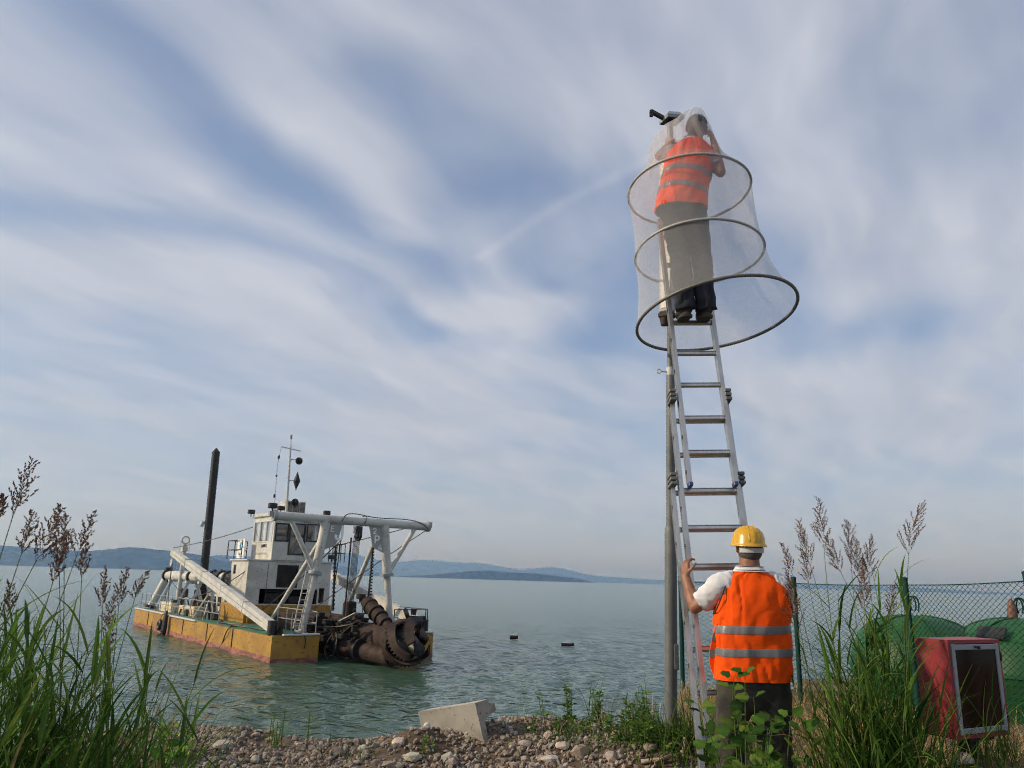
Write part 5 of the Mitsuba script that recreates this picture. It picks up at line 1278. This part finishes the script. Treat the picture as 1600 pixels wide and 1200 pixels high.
def px_ground(x, y):
    """World point of the bank seen at a photo pixel (marching the view ray to the ground)."""
    d = at(x, y, 10.0) - EYE; lo = None
    t = np.linspace(.25, 1.4, 500); P = EYE + d * t[:, None]; h = P[:, 2] - ground_z(P[:, 0], P[:, 1]); i = np.argmax(h < 0)
    return P[i] if h[i] < 0 else P[np.argmin(h)]


for x, y, sz, tone, lab in ((622, 1164, .085, (.52, .44, .38), "pale pink stone in the gravel, well left of the kerb block"), (720, 1138, .085, (.56, .50, .45), "large whitish stone against the lower end of the kerb block"),
                            (668, 1124, .075, (.60, .56, .52), "whitest stone lying at the left end of the kerb block"), (645, 1188, .095, (.46, .44, .36), "grey green stone at the bottom left of the kerb block"), (700, 1190, .10, (.42, .41, .36), "big grey stone below the kerb block"),
                            (880, 1170, .085, (.55, .45, .40), "rounded pinkish stone in front of the weeds"), (906, 1180, .11, (.45, .36, .26), "broad ochre stone beside the rounded pinkish one"), (860, 1190, .085, (.54, .51, .48), "squarish light stone on the gravel under the weeds"),
                            (956, 1188, .09, (.40, .34, .30), "flat brown stone near the bottom edge, left of the driftwood"), (820, 1166, .075, (.46, .39, .35), "upright pointed stone on the gravel"), (857, 1152, .07, (.50, .40, .36), "small pink block by the grass patch"), (345, 1168, .10, (.50, .43, .38), "largest pale stone at the left of the gravel"),
                            (1418, 1172, .16, (.44, .37, .29), "big pale earthy rock by the foot of the cabinet"), (1395, 1188, .12, (.24, .18, .15), "dark clod beside the big pale rock"), (1510, 1194, .11, (.52, .48, .40), "smooth light stone below the cabinet")):
    p = px_ground(x, y); one_stone(p[0], p[1], sz * .82, tone, lab, None, rs, .3)
k = thing("shell", "small white bit of litter on the ground below the cabinet", "litter"); p = px_ground(1472, 1174); v, f = rough_stone(rs, .022); put(k, (v + p + [0, 0, .02], f), "plastic_white", True)
n = 0
while n < 270:
    x, y = rs.uniform(-3.5, 1.25), rs.uniform(5.6, 7.25)
    if y > rim(x) + .1 or (x < -2.2 and rs.random() < .6): continue
    one_stone(x, y, float(np.clip(rs.lognormal(-3.6, .45), .018, .075)), TONES[ti := int(rs.integers(len(TONES)))] * rs.uniform(.88, 1.12), f"loose {TNAME[ti]} stone lying among the gravel of the bank", f"loose {TNAME[ti]} stones on the bank", rs, .2); n += 1
n = 0
while n < 22:
    x, y = rs.uniform(1.6, 4.0), rs.uniform(4.3, 6.0); one_stone(x, y, float(rs.uniform(.02, .05)), TONES[rs.integers(len(TONES))], "small stone in the dry grass near the cabinet", "stones in the dry grass", rs); n += 1


def gravel():
    r = np.random.default_rng(5); N = 24000
    x = r.uniform(-4.2, 1.9, N); y = r.uniform(5.0, 7.5, N); ok = (y < rim(x) + .25) & (meshkit.fbm(np.stack([x * 1.6, y * 1.6, 0 * x], -1), 2, 8) > r.uniform(.12, .55, N)); x, y = x[ok], y[ok]
    s = np.clip(r.lognormal(-4.2, .5, len(x)), .006, .034); z = ground_z(x, y) + s * .25
    V, F, C, o = [], [], [], 0
    for i in range(len(x)):
        v, f = ROCKS[i % 12]; v = (v * s[i]) @ rot(r).T + [x[i], y[i], z[i]]; V.append(v); F.append(f + o); o += len(v)
        C.append(np.repeat(np.clip(TONES[r.integers(len(TONES))] * r.uniform(.6, 1.15), 0, 1)[None], len(v), 0))
    return (np.vstack(V), np.vstack(F)), np.vstack(C)


g_, c_ = gravel(); put("gravel", g_, "stone_grain", False, color=c_); labels["gravel"] = {"label": "mixed pale gravel covering the bank in the foreground", "category": "gravel", "kind": "stuff"}
dw = thing("driftwood", "dry pale twisted root lying on the gravel near the ladder's foot", "driftwood"); p = px_ground(1062, 1192); m = MB()
for a, b, c, r0 in (((-.28, 0, .0), (-.12, -.02, .03), (.02, .02, .06), .016), ((.02, .02, .06), (.05, .03, .12), (.045, .03, .17), .018), ((.02, .02, .05), (.10, .0, .03), (.2, -.05, .02), .014), ((-.05, 0, .05), (-.10, -.05, .05), (-.2, -.10, .02), .011), ((.04, .03, .10), (-.02, .02, .13), (-.07, .02, .12), .008)):
    m.tube(tube_curve([p + a, p + b, p + c], 12), np.linspace(r0, r0 * .55, 12), 8)
v, f = m.mesh(); put(dw, (v + (.012 * (meshkit.fbm(v * 30, 3, 3) - .5))[:, None], f), "straw", True, color=np.clip(np.array([.40, .33, .24]) * (.6 + .8 * meshkit.fbm(v * 40, 2, 2))[:, None], 0, 1))

# ------------------------------------------------------------------ plants
class Leaves:
    def __init__(self): self.v, self.f, self.c, self.n = [], [], [], 0
    def raw(self, v, f, c):
        f = np.asarray(f, int)
        if f.shape[1] == 4: f = np.vstack([f[:, [0, 1, 2]], f[:, [0, 2, 3]]])
        self.v.append(v); self.f.append(f + self.n); self.c.append(np.broadcast_to(c, v.shape)); self.n += len(v)
    def put(self, parent, name, bsdf, kind=None, label=None):
        if self.n: return part(parent, name, (np.vstack(self.v), np.vstack(self.f)), bsdf, False, label, kind, color=np.clip(np.vstack(self.c), .002, 1))
    def blade(self, base, d, L, w, droop, col, n=8, fold=.25, tip=.0, r=None):
        """A long blade: starts along d, droops under its weight, folded along the midrib."""
        t = np.linspace(0, 1, n); d = unit(d); hor = np.array([d[0], d[1], 0]); hor = unit(hor) if np.linalg.norm(hor) > 1e-3 else np.array([1.0, 0, 0])
        ang = math.asin(np.clip(d[2], -1, 1)) - droop * t ** 1.6; step = L / (n - 1)
        P = np.vstack([[0, 0, 0], np.cumsum(step * (np.cos(ang[:-1])[:, None] * hor + np.sin(ang[:-1])[:, None] * [0, 0, 1.0]), 0)]) + base
        s = np.cross(hor, [0, 0, 1.0]); s = unit(s + .25 * (r.normal() if r is not None else 0) * np.array([0, 0, 1.0])); nr = np.cross(s, np.cos(ang)[:, None] * hor + np.sin(ang)[:, None] * [0, 0, 1.0])
        W = w * np.minimum(1, (t * 5 + .35)) * (1 - t ** 2.4) ** .8 / 2
        v = np.vstack([P - s * W[:, None] + nr * (W * fold)[:, None], P, P + s * W[:, None] + nr * (W * fold)[:, None]]); i = np.arange(n - 1)
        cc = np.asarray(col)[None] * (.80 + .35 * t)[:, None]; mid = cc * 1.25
        self.raw(v, np.vstack([np.stack([i, i + 1, n + i + 1, n + i], 1), np.stack([n + i, n + i + 1, 2 * n + i + 1, 2 * n + i], 1)]), np.vstack([cc, mid, cc])); return P
    def stem(self, pts, r0, r1, col, sides=4):
        m = MB(); m.tube(pts, np.linspace(r0, r1, len(pts)), sides, False); v, f = m.mesh(); self.raw(v, f, np.asarray(col))
    def leaf(self, base, d, nrm, L, w, col, lobes=0, cup=.15):
        """A broad leaf: outline strip either side of the midrib, optionally toothed."""
        n = 9; t = np.linspace(0, 1, n); d = unit(d); s = unit(np.cross(d, nrm)); u = np.cross(s, d); W = w / 2 * np.sin(np.pi * t ** .75) ** .85
        if lobes: W = W * (1 + .22 * np.sin(t * np.pi * lobes))
        P = base + (t * L)[:, None] * d - (.18 * L * t ** 2)[:, None] * u
        v = np.vstack([P - s * W[:, None] + u * (W * cup)[:, None], P, P + s * W[:, None] + u * (W * cup)[:, None]]); i = np.arange(n - 1)
        c = np.asarray(col)[None] * np.ones((n, 1)); self.raw(v, np.vstack([np.stack([i, i + 1, n + i + 1, n + i], 1), np.stack([n + i, n + i + 1, 2 * n + i + 1, 2 * n + i], 1)]), np.vstack([c, c * 1.3, c]))


GREEN = np.array([(.066, .142, .026), (.050, .110, .021), (.096, .176, .032), (.040, .090, .022), (.122, .188, .040)])
HEADC = np.array([(.11, .056, .040), (.16, .085, .058), (.085, .046, .036), (.20, .12, .08)])


def seed_head(lv, P, L, r, dens=1.0, spread=1.0):
    """A loose panicle along the stem tip P (points), with whorled side branches full of spikelets."""
    axis = tube_curve(P, 14); n = int(21 * dens)
    for k in range(n):
        t = (k + r.random()) / n; i = min(int(t * 13), 12); b = axis[i]; d0 = unit(axis[min(i + 1, 13)] - axis[max(i - 1, 0)])
        az = k * 2.4 + r.normal(0, .4); a, e, _ = frame(d0); side = math.cos(az) * a + math.sin(az) * e
        bl_ = L * (.42 * (1 - t) ** .8 + .07) * r.uniform(.7, 1.15) * spread; dd = unit(d0 * r.uniform(.9, 1.5) + side * r.uniform(.28, .60))
        tip = b + dd * bl_ + side * bl_ * .12 - np.array([0, 0, .10 * bl_ * (1 - t)]); lv.stem([b, lerp(b, tip, .5) + d0 * .004, tip], .0008, .0005, (.16, .12, .06), 3)
        m = max(3, int(bl_ / .0065))
        for j in range(m):
            q = .22 + .78 * (j + r.random()) / m; p = lerp(b, tip, q); h = r.normal(size=3); dir_ = unit(dd + .45 * h); sl, sw = r.uniform(.010, .015), r.uniform(.0019, .0030)
            s1 = unit(np.cross(dir_, h)); s2 = np.cross(dir_, s1); o = p + s1 * .002
            v = np.array([o, o + dir_ * sl * .4 + s1 * sw, o + dir_ * sl * .4 + s2 * sw * 1.2, o + dir_ * sl * .4 - s1 * sw, o + dir_ * sl * .4 - s2 * sw * 1.2, o + dir_ * sl])
            lv.raw(v, np.array([[0, 1, 2], [0, 2, 3], [0, 3, 4], [0, 4, 1], [5, 2, 1], [5, 3, 2], [5, 4, 3], [5, 1, 4]]), HEADC[r.integers(4)] * r.uniform(.7, 1.3))


def tall_grass(base, stems, H, label, seed, spread=.16, lean=(0, 0), leaf_w=.016, heads=(), leaves=6, cat="grass clump", group=None, low=60, stemcol=(.10, .13, .04), lowlen=(.5, 1.0), hz=None):
    """A clump: leafy culms and basal blades; heads = [(tip x, y, z, head length)] of culms that flower."""
    r = np.random.default_rng(seed); k = thing("tall_grass", label, cat, group); lv, st = Leaves(), Leaves(); base = np.array([base[0], base[1], ground_z(*base) - .02])
    for i in range(low):
        b = base + [*r.normal(0, spread, 2), 0]; b[2] = ground_z(b[0], b[1]) - .01; az = r.uniform(0, 6.28); el = r.uniform(1.1, 1.54); L = r.uniform(*lowlen); dead = r.random() < .07
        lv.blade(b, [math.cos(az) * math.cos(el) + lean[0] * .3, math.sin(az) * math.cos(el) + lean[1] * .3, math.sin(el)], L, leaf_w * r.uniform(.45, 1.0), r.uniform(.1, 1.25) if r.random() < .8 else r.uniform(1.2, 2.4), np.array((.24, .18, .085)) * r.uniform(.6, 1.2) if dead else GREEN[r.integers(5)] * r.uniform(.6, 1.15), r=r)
    culms = [None] * stems + list(heads)
    for i, hd in enumerate(culms):
        b = base + [*r.normal(0, spread * .8, 2), 0]; b[2] = ground_z(b[0], b[1]) - .01
        if hd is None:
            h = r.uniform(*H); top = b + [lean[0] * h + r.normal(0, .10 * h), lean[1] * h + r.normal(0, .08 * h), h]
        else: top = np.array(hd[:3])
        mid = lerp(b, top, .5) + [r.normal(0, .03), r.normal(0, .03), .05]; C = tube_curve([b, mid, top], 16); C_l = C if hd is None else C
        st.stem(C, .0038, .0014, np.array(stemcol) * r.uniform(.8, 1.2), 5)
        nl = leaves + int(r.integers(0, 3)); hi = .98 if hd is None else .72
        for j in range(nl):
            t = hi * (j + .6 + .4 * r.random()) / nl; q = C[int(t * 15)]; az = r.uniform(0, 6.28); el = r.uniform(.75, 1.38)
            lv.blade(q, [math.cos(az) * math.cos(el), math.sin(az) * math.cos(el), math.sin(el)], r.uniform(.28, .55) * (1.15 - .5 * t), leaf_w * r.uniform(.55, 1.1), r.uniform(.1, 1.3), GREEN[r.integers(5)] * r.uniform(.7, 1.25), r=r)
        if hd is not None:
            hv = Leaves(); s = np.array(hd[:3]); d0 = unit(C[-1] - C[-3]); L = hd[3]; side = np.array([r.normal(0, .12), r.normal(0, .12), 0]) if len(hd) < 6 else np.array([hd[4], hd[5], 0])
            seed_head(hv, [s - d0 * .02, s + d0 * L * .5 + side * L * .2, s + d0 * L * .95 + side * L * .8], L, r, 1.35 if L > .2 else 1.1); hv.put(k, "seed_head", "straw")
    st.put(k, "culms", "straw", "stuff"); lv.put(k, "blades", "leaf", "stuff"); return k


def head_at(x, y0, y1, Y, x1=None):
    """A seed head whose foot is seen at row y0 and tip at row y1 of column x..x1, Y metres away."""
    a, b = at(x, y0, Y), at(x if x1 is None else x1, y1, Y); d = unit(b - a); return (*a, float(np.linalg.norm(b - a)), d[0] * .6, 0.0)


# left clump, close to the camera
tall_grass((-1.86, 2.85), 36, (1.15, 1.58), "tall green grass clump at the left edge with rusty brown seed heads above the hills", 101, .20, (.02, 0), .021,
           [head_at(22, 800, 712, 2.7, 48), head_at(60, 870, 780, 2.75, 62), head_at(36, 858, 795, 2.8, 33), head_at(2, 800, 775, 2.6, -8)], 8, low=380, lowlen=(.8, 1.6))
tall_grass((-1.66, 3.05), 34, (1.05, 1.5), "tall green grass clump, second from the left, with feathery brown heads", 102, .20, (.03, 0), .020,
           [head_at(92, 880, 806, 3.0, 106), head_at(100, 868, 800, 3.05, 118), head_at(122, 862, 795, 3.05, 142), head_at(128, 895, 848, 3.1, 148), head_at(84, 905, 850, 3.0, 100)], 8, low=380, lowlen=(.7, 1.45))
tall_grass((-1.78, 3.55), 28, (.9, 1.3), "tall green grass clump leaning over the water, with greyish loose heads before the dredger's stern", 103, .18, (.05, 0), .018,
           [head_at(160, 945, 886, 3.5, 176), head_at(186, 940, 888, 3.5, 212), head_at(212, 930, 898, 3.5, 240), head_at(170, 985, 930, 3.45, 185), head_at(160, 1040, 985, 3.4, 176)], 7, low=300, lowlen=(.6, 1.1))
tall_grass((-2.25, 3.4), 34, (1.1, 1.55), "dense green grass clump behind the leftmost seed heads, at the picture's left edge", 104, .22, (.02, 0), .020, [head_at(12, 960, 905, 3.2, 6)], 8, low=320, lowlen=(.7, 1.3))
tall_grass((-1.50, 3.30), 26, (.7, 1.15), "shorter green grass clump right of the tall ones, above the gravel's left end", 105, .18, (.08, 0), .017, [], 7, low=280, lowlen=(.45, .95))
tall_grass((-1.62, 2.55), 20, (.6, .95), "low dark grass clump in the bottom left corner", 106, .24, (.0, 0), .019, [], 7, low=340, lowlen=(.5, .95))
tall_grass((-1.32, 2.95), 10, (.35, .6), "low grass clump at the bottom, under the blue flowered weed", 107, .18, (.05, 0), .016, [], 6, low=160, lowlen=(.3, .6))
tall_grass((-1.42, 2.72), 24, (.45, .78), "bright green grass clump in front of the blue flowered weed at the lower left", 108, .17, (.03, 0), .019, [], 7, low=320, lowlen=(.4, .8))
tall_grass((-1.68, 2.72), 26, (.8, 1.2), "bright broad bladed grass clump low in the left foreground, before the seed heads", 109, .2, (.02, 0), .022, [], 7, low=320, lowlen=(.6, 1.15))
tall_grass((-1.30, 3.15), 16, (.35, .6), "low green grass clump at the right end of the left foreground grasses", 110, .15, (.04, 0), .016, [], 6, low=240, lowlen=(.3, .6))
# right clump between the man and the cabinet
tall_grass((2.22, 4.95), 30, (.9, 1.5), "tall green grass clump with loose dark seed heads between the man and the red cabinet", 111, .15, (.02, 0), .023,
           [head_at(1287, 850, 775, 4.8, 1275), head_at(1265, 880, 808, 4.8, 1268), head_at(1330, 880, 808, 4.85, 1318), head_at(1312, 890, 830, 4.9, 1312), head_at(1358, 900, 838, 4.9, 1376), head_at(1345, 905, 842, 4.9, 1346), head_at(1262, 905, 862, 4.75, 1258), head_at(1350, 950, 880, 4.7, 1350)], 7, low=330, lowlen=(.5, 1.15))
tall_grass((2.10, 5.15), 3, (.8, 1.1), "thin grass clump close beside the man's right arm, two dark heads against the fence post", 112, .07, (-.01, 0), .013, [head_at(1236, 890, 846, 5.1, 1224), head_at(1240, 930, 886, 5.1, 1226), head_at(1246, 980, 900, 5.1, 1240)], 5, low=25, lowlen=(.4, .8))
tall_grass((2.42, 5.0), 2, (.8, 1.0), "slender grass with a single high seed head leaning right above the fence", 113, .06, (.05, 0), .013, [head_at(1420, 862, 792, 4.9, 1456), head_at(1393, 960, 912, 4.8, 1400)], 5, low=25, lowlen=(.4, .8))
tall_grass((3.02, 4.55), 2, (.45, .7), "broad bladed grass in front of the red cabinet's right side", 114, .05, (.0, 0), .028, [], 5, low=14, lowlen=(.4, .75))
# small grasses on the gravel rim
for x, y, n, hh, lab, s in ((816, 1128, 0, (.5, .6), "two bladed thin reed standing on the rim right of the kerb block", 121), (938, 1165, 1, (.3, .4), "small green grass tuft in the middle of the gravel mound", 122), (1020, 1150, 1, (.2, .3), "low green grass tuft left of the lamp pole's base", 123), (1090, 1165, 1, (.2, .3), "green grass tuft at the ladder's foot", 124),
                            (1130, 1160, 1, (.2, .35), "green grass tuft before the man's left leg", 125), (545, 1190, 0, (.1, .2), "tiny grass tuft in the left gravel", 126), (862, 1150, 0, (.1, .2), "flat dark grass patch on the gravel right of the kerb block", 127), (1060, 1150, 1, (.2, .3), "low green grass tuft under the lamp pole", 128), (1170, 1190, 0, (.2, .3), "sparse grass tuft at the bottom before the man", 129), (1085, 1192, 2, (.28, .42), "taller green grass tuft hiding the ladder's feet", 130), (1125, 1192, 2, (.25, .42), "green grass tuft hiding the man's left shoe", 131), (1040, 1172, 1, (.18, .28), "green grass tuft between the driftwood and the pole", 132), (1205, 1195, 1, (.2, .36), "dark grass tuft at the man's right shoe", 133), (1545, 1196, 2, (.25, .4), "dark grass tuft under the cabinet hiding its post", 134), (1590, 1198, 1, (.25, .4), "dark grass tuft at the bottom right corner", 135)):
    p = px_ground(x, y)
    if s == 121:
        k = thing("reed", lab, "reed"); lv = Leaves(); r = np.random.default_rng(1)
        for dx, L, dr_p, w in ((0.0, .60, .12, .012), (-.02, .45, -.25, .010), (.03, .30, .6, .012), (.01, .22, .9, .011)): lv.blade(p + [dx, 0, -.02], [dx * 2 + .02, 0, 1], L, w, dr_p, GREEN[1], 10, r=r)
        lv.put(k, "blades", "leaf", "stuff")
    else: tall_grass((p[0], p[1]), n, hh, lab, s, .11 if s in (122,) else .16, (0, 0), .010, [], 4, "grass tuft", None, 30 if s in (122, 126) else 70, lowlen=(hh[0] * .7, hh[1]))


def leafy(x, y, H, label, seed, n_stem=4, leaf=(.05, .025), spread=.06, col=1.0, lobes=0, Y=None, cat="weed", tilt=.35, whorl=2, per=10, flower=None):
    """A branching weed with stalked leaves up its stems."""
    r = np.random.default_rng(seed); p = px_ground(x, y) if Y is None else np.array([at(x, y, Y)[0], Y, ground_z(at(x, y, Y)[0], Y)]); k = thing("leafy_weed", label, cat); lv, st, fl_ = Leaves(), Leaves(), Leaves()
    for i in range(n_stem):
        az = r.uniform(0, 6.28); b = p + [r.normal(0, spread * .4), r.normal(0, spread * .4), -.02]; h = H * r.uniform(.7, 1.05); top = b + [math.cos(az) * h * tilt * r.random(), math.sin(az) * h * tilt * r.random(), h]
        C = tube_curve([b, lerp(b, top, .5) + [0, 0, .03 * h], top], 14); st.stem(C, .004 + .003 * H, .0018, (.09, .13, .04), 5)
        for j in range(per):
            t = (j + .7) / per; q = C[min(int(t * 13.5), 13)]
            for w in range(whorl):
                a2 = j * 1.7 + w * 2 * math.pi / whorl + r.normal(0, .35); el = r.uniform(-.1, .75); d = np.array([math.cos(a2) * math.cos(el), math.sin(a2) * math.cos(el), math.sin(el)]); sz = (1.1 - .55 * t) * r.uniform(.7, 1.2)
                st.stem([q, q + d * leaf[0] * .35 * sz], .0014, .001, (.08, .12, .035), 3); lv.leaf(q + d * leaf[0] * .3 * sz, d, unit([r.normal(0, .5), -.55 + r.normal(0, .5), .8]), leaf[0] * sz, leaf[1] * sz, GREEN[r.integers(5)] * r.uniform(.75, 1.35) * col, lobes)
        if flower is not None:
            for j in range(5):
                q = C[r.integers(6, 14)] + r.normal(0, .03, 3)
                for m_ in range(9): a2 = m_ * .7; d = np.array([math.cos(a2), .2 * math.sin(a2), math.sin(a2)]); fl_.leaf(q, d, [0, -1, .2], .016, .006, flower)
    st.put(k, "stems", "straw", "stuff"); lv.put(k, "leaves", "leaf", "stuff"); fl_.put(k, "petals", "leaf", "stuff"); return k


leafy(1180, 1195, 1.0, "tall broad leaved weed with lobed leaves in front of the man's legs", 201, 12, (.125, .10), .2, .75, 3, Y=4.55, tilt=.40, per=10)
leafy(1160, 1195, 1.10, "thin stemmed broad leaved weed overlapping the man's vest hem", 202, 4, (.12, .095), .07, .8, 3, Y=4.7, tilt=.10, per=10)
leafy(1235, 1200, .62, "lower broad leaved weed right of the man's leg", 203, 9, (.12, .09), .2, .8, 3, Y=4.6, tilt=.6, per=6)
leafy(850, 1122, .24, "small pointed leaved weed next to the thin reed", 211, 2, (.075, .028), .05, 1.0, per=4)
leafy(893, 1128, .30, "small dense leafy weed on the rim, first right of the reed", 212, 5, (.055, .020), .05, .8, per=8, whorl=3)
leafy(932, 1132, .30, "small dense leafy weed on the rim, behind the grass tuft", 213, 7, (.055, .020), .07, .75, per=8, whorl=3)
leafy(990, 1145, .34, "bushy green weed on the rim left of the lamp pole", 214, 10, (.060, .020), .16, .9, per=9, whorl=3)
leafy(1020, 1155, .26, "low bushy weed against the lamp pole's base", 215, 12, (.045, .018), .2, .9, per=7, whorl=3)
leafy(1075, 1150, .22, "grey green wispy weed between pole and ladder", 216, 6, (.035, .009), .16, 1.2, per=10, whorl=2)
for n_, (x_, y_, h_, ns_) in enumerate(((830, 1150, .16, 3), (875, 1145, .14, 4), (912, 1150, .18, 4), (958, 1148, .20, 6), (975, 1160, .18, 6), (1005, 1165, .22, 8), (1035, 1168, .20, 8), (1065, 1175, .22, 8), (1095, 1182, .24, 7), (1120, 1188, .22, 7))):
    leafy(x_, y_, h_, ("dark little weed in the gravel, first right of the kerb block", "low spreading weed behind the pink block", "low dark weed between the two dense rim weeds", "dark leafy weed left of the bushy one on the rim", "leafy weed on the gravel side of the bushy one", "dark bushy weed at the gravel's right end", "dark weed in front of the lamp pole's base", "leafy weed right of the driftwood", "leafy weed in the grass at the ladder's foot", "leafy weed right of the ladder's foot")[n_], 240 + n_, ns_, (.055, .018), .12, .75, per=7, whorl=3, tilt=.6)
leafy(430, 1168, .32, "yellowish wispy weed on the left part of the rim", 217, 6, (.045, .009), .08, 1.5, per=9)
leafy(480, 1162, .28, "slim yellowish weed right of the wispy one on the rim", 218, 2, (.04, .008), .03, 1.3, per=9)
leafy(668, 1172, .13, "light green little weed on the gravel below the kerb block's left end", 219, 4, (.035, .012), .06, 1.7, per=8)
leafy(265, 1190, .30, "pale green broad leaved weed at the gravel's left end", 220, 4, (.11, .065), .12, 1.6, per=6, tilt=.5)
leafy(215, 1200, .55, "thin branching weed with small blue flowers right of the grass clumps", 221, 5, (.035, .012), .14, .9, Y=3.7, per=9, tilt=.5, flower=(.22, .24, .62))
leafy(185, 1200, .42, "bottom weed with pale broad leaves under the grass clumps", 222, 4, (.12, .05), .2, 1.5, Y=3.2, per=6, tilt=.8)
leafy(190, 1200, .72, "dark thin branched weed standing between grass and dredger", 223, 4, (.03, .012), .12, .8, Y=3.6, per=13, tilt=.35)


def straw_field():
    r = np.random.default_rng(9); lv = Leaves(); n = 0
    while n < 7500:
        x, y = r.uniform(1.55, 4.7), r.uniform(4.2, 11.3)
        if y > rim(x) + .1 or (x < 2.0 and y > 6 and r.random() < .5): continue
        b = np.array([x, y, ground_z(x, y) - .01]); az = r.uniform(0, 6.28); el = r.uniform(.5, 1.45); L = r.uniform(.10, .34) * (1.25 if y > 6.2 else .8)
        g = r.random(); c = np.array((.36, .25, .12)) * r.uniform(.6, 1.3) if g < .86 else np.array((.12, .14, .05))
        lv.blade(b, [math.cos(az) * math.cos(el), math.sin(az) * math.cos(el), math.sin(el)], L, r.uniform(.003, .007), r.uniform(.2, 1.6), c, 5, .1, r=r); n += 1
    return (np.vstack(lv.v), np.vstack(lv.f)), np.clip(np.vstack(lv.c), .01, 1)


g_, c_ = straw_field(); put("dry_grass", g_, "straw", False, color=c_); labels["dry_grass"] = {"label": "dry straw coloured grass covering the ground before the fence", "category": "grass", "kind": "stuff"}
for i, (x, y, lab) in enumerate(((960, 1118, "pale dry stalks on the rim behind the green weeds"), (1010, 1130, "pale dry stalks beside the lamp pole"), (1405, 1075, "tuft of dry oat stalks against the green bell"))):
    p = px_ground(x, y) if i < 2 else np.array([3.25, 6.6, ground_z(3.25, 6.6)]); r = np.random.default_rng(300 + i); k = thing("dry_stalks", lab, "dry grass"); lv = Leaves()
    for j in range(46):
        b = p + [*r.normal(0, .12, 2), 0]; b[2] = ground_z(b[0], b[1]); az = r.uniform(0, 6.28); lv.blade(b, [math.cos(az) * .3, math.sin(az) * .3, 1], r.uniform(.14, .34), .004, r.uniform(.1, .9), np.array((.46, .33, .20)) * r.uniform(.6, 1.2), 6, .1, r=r)
    lv.put(k, "stalks", "straw", "stuff")
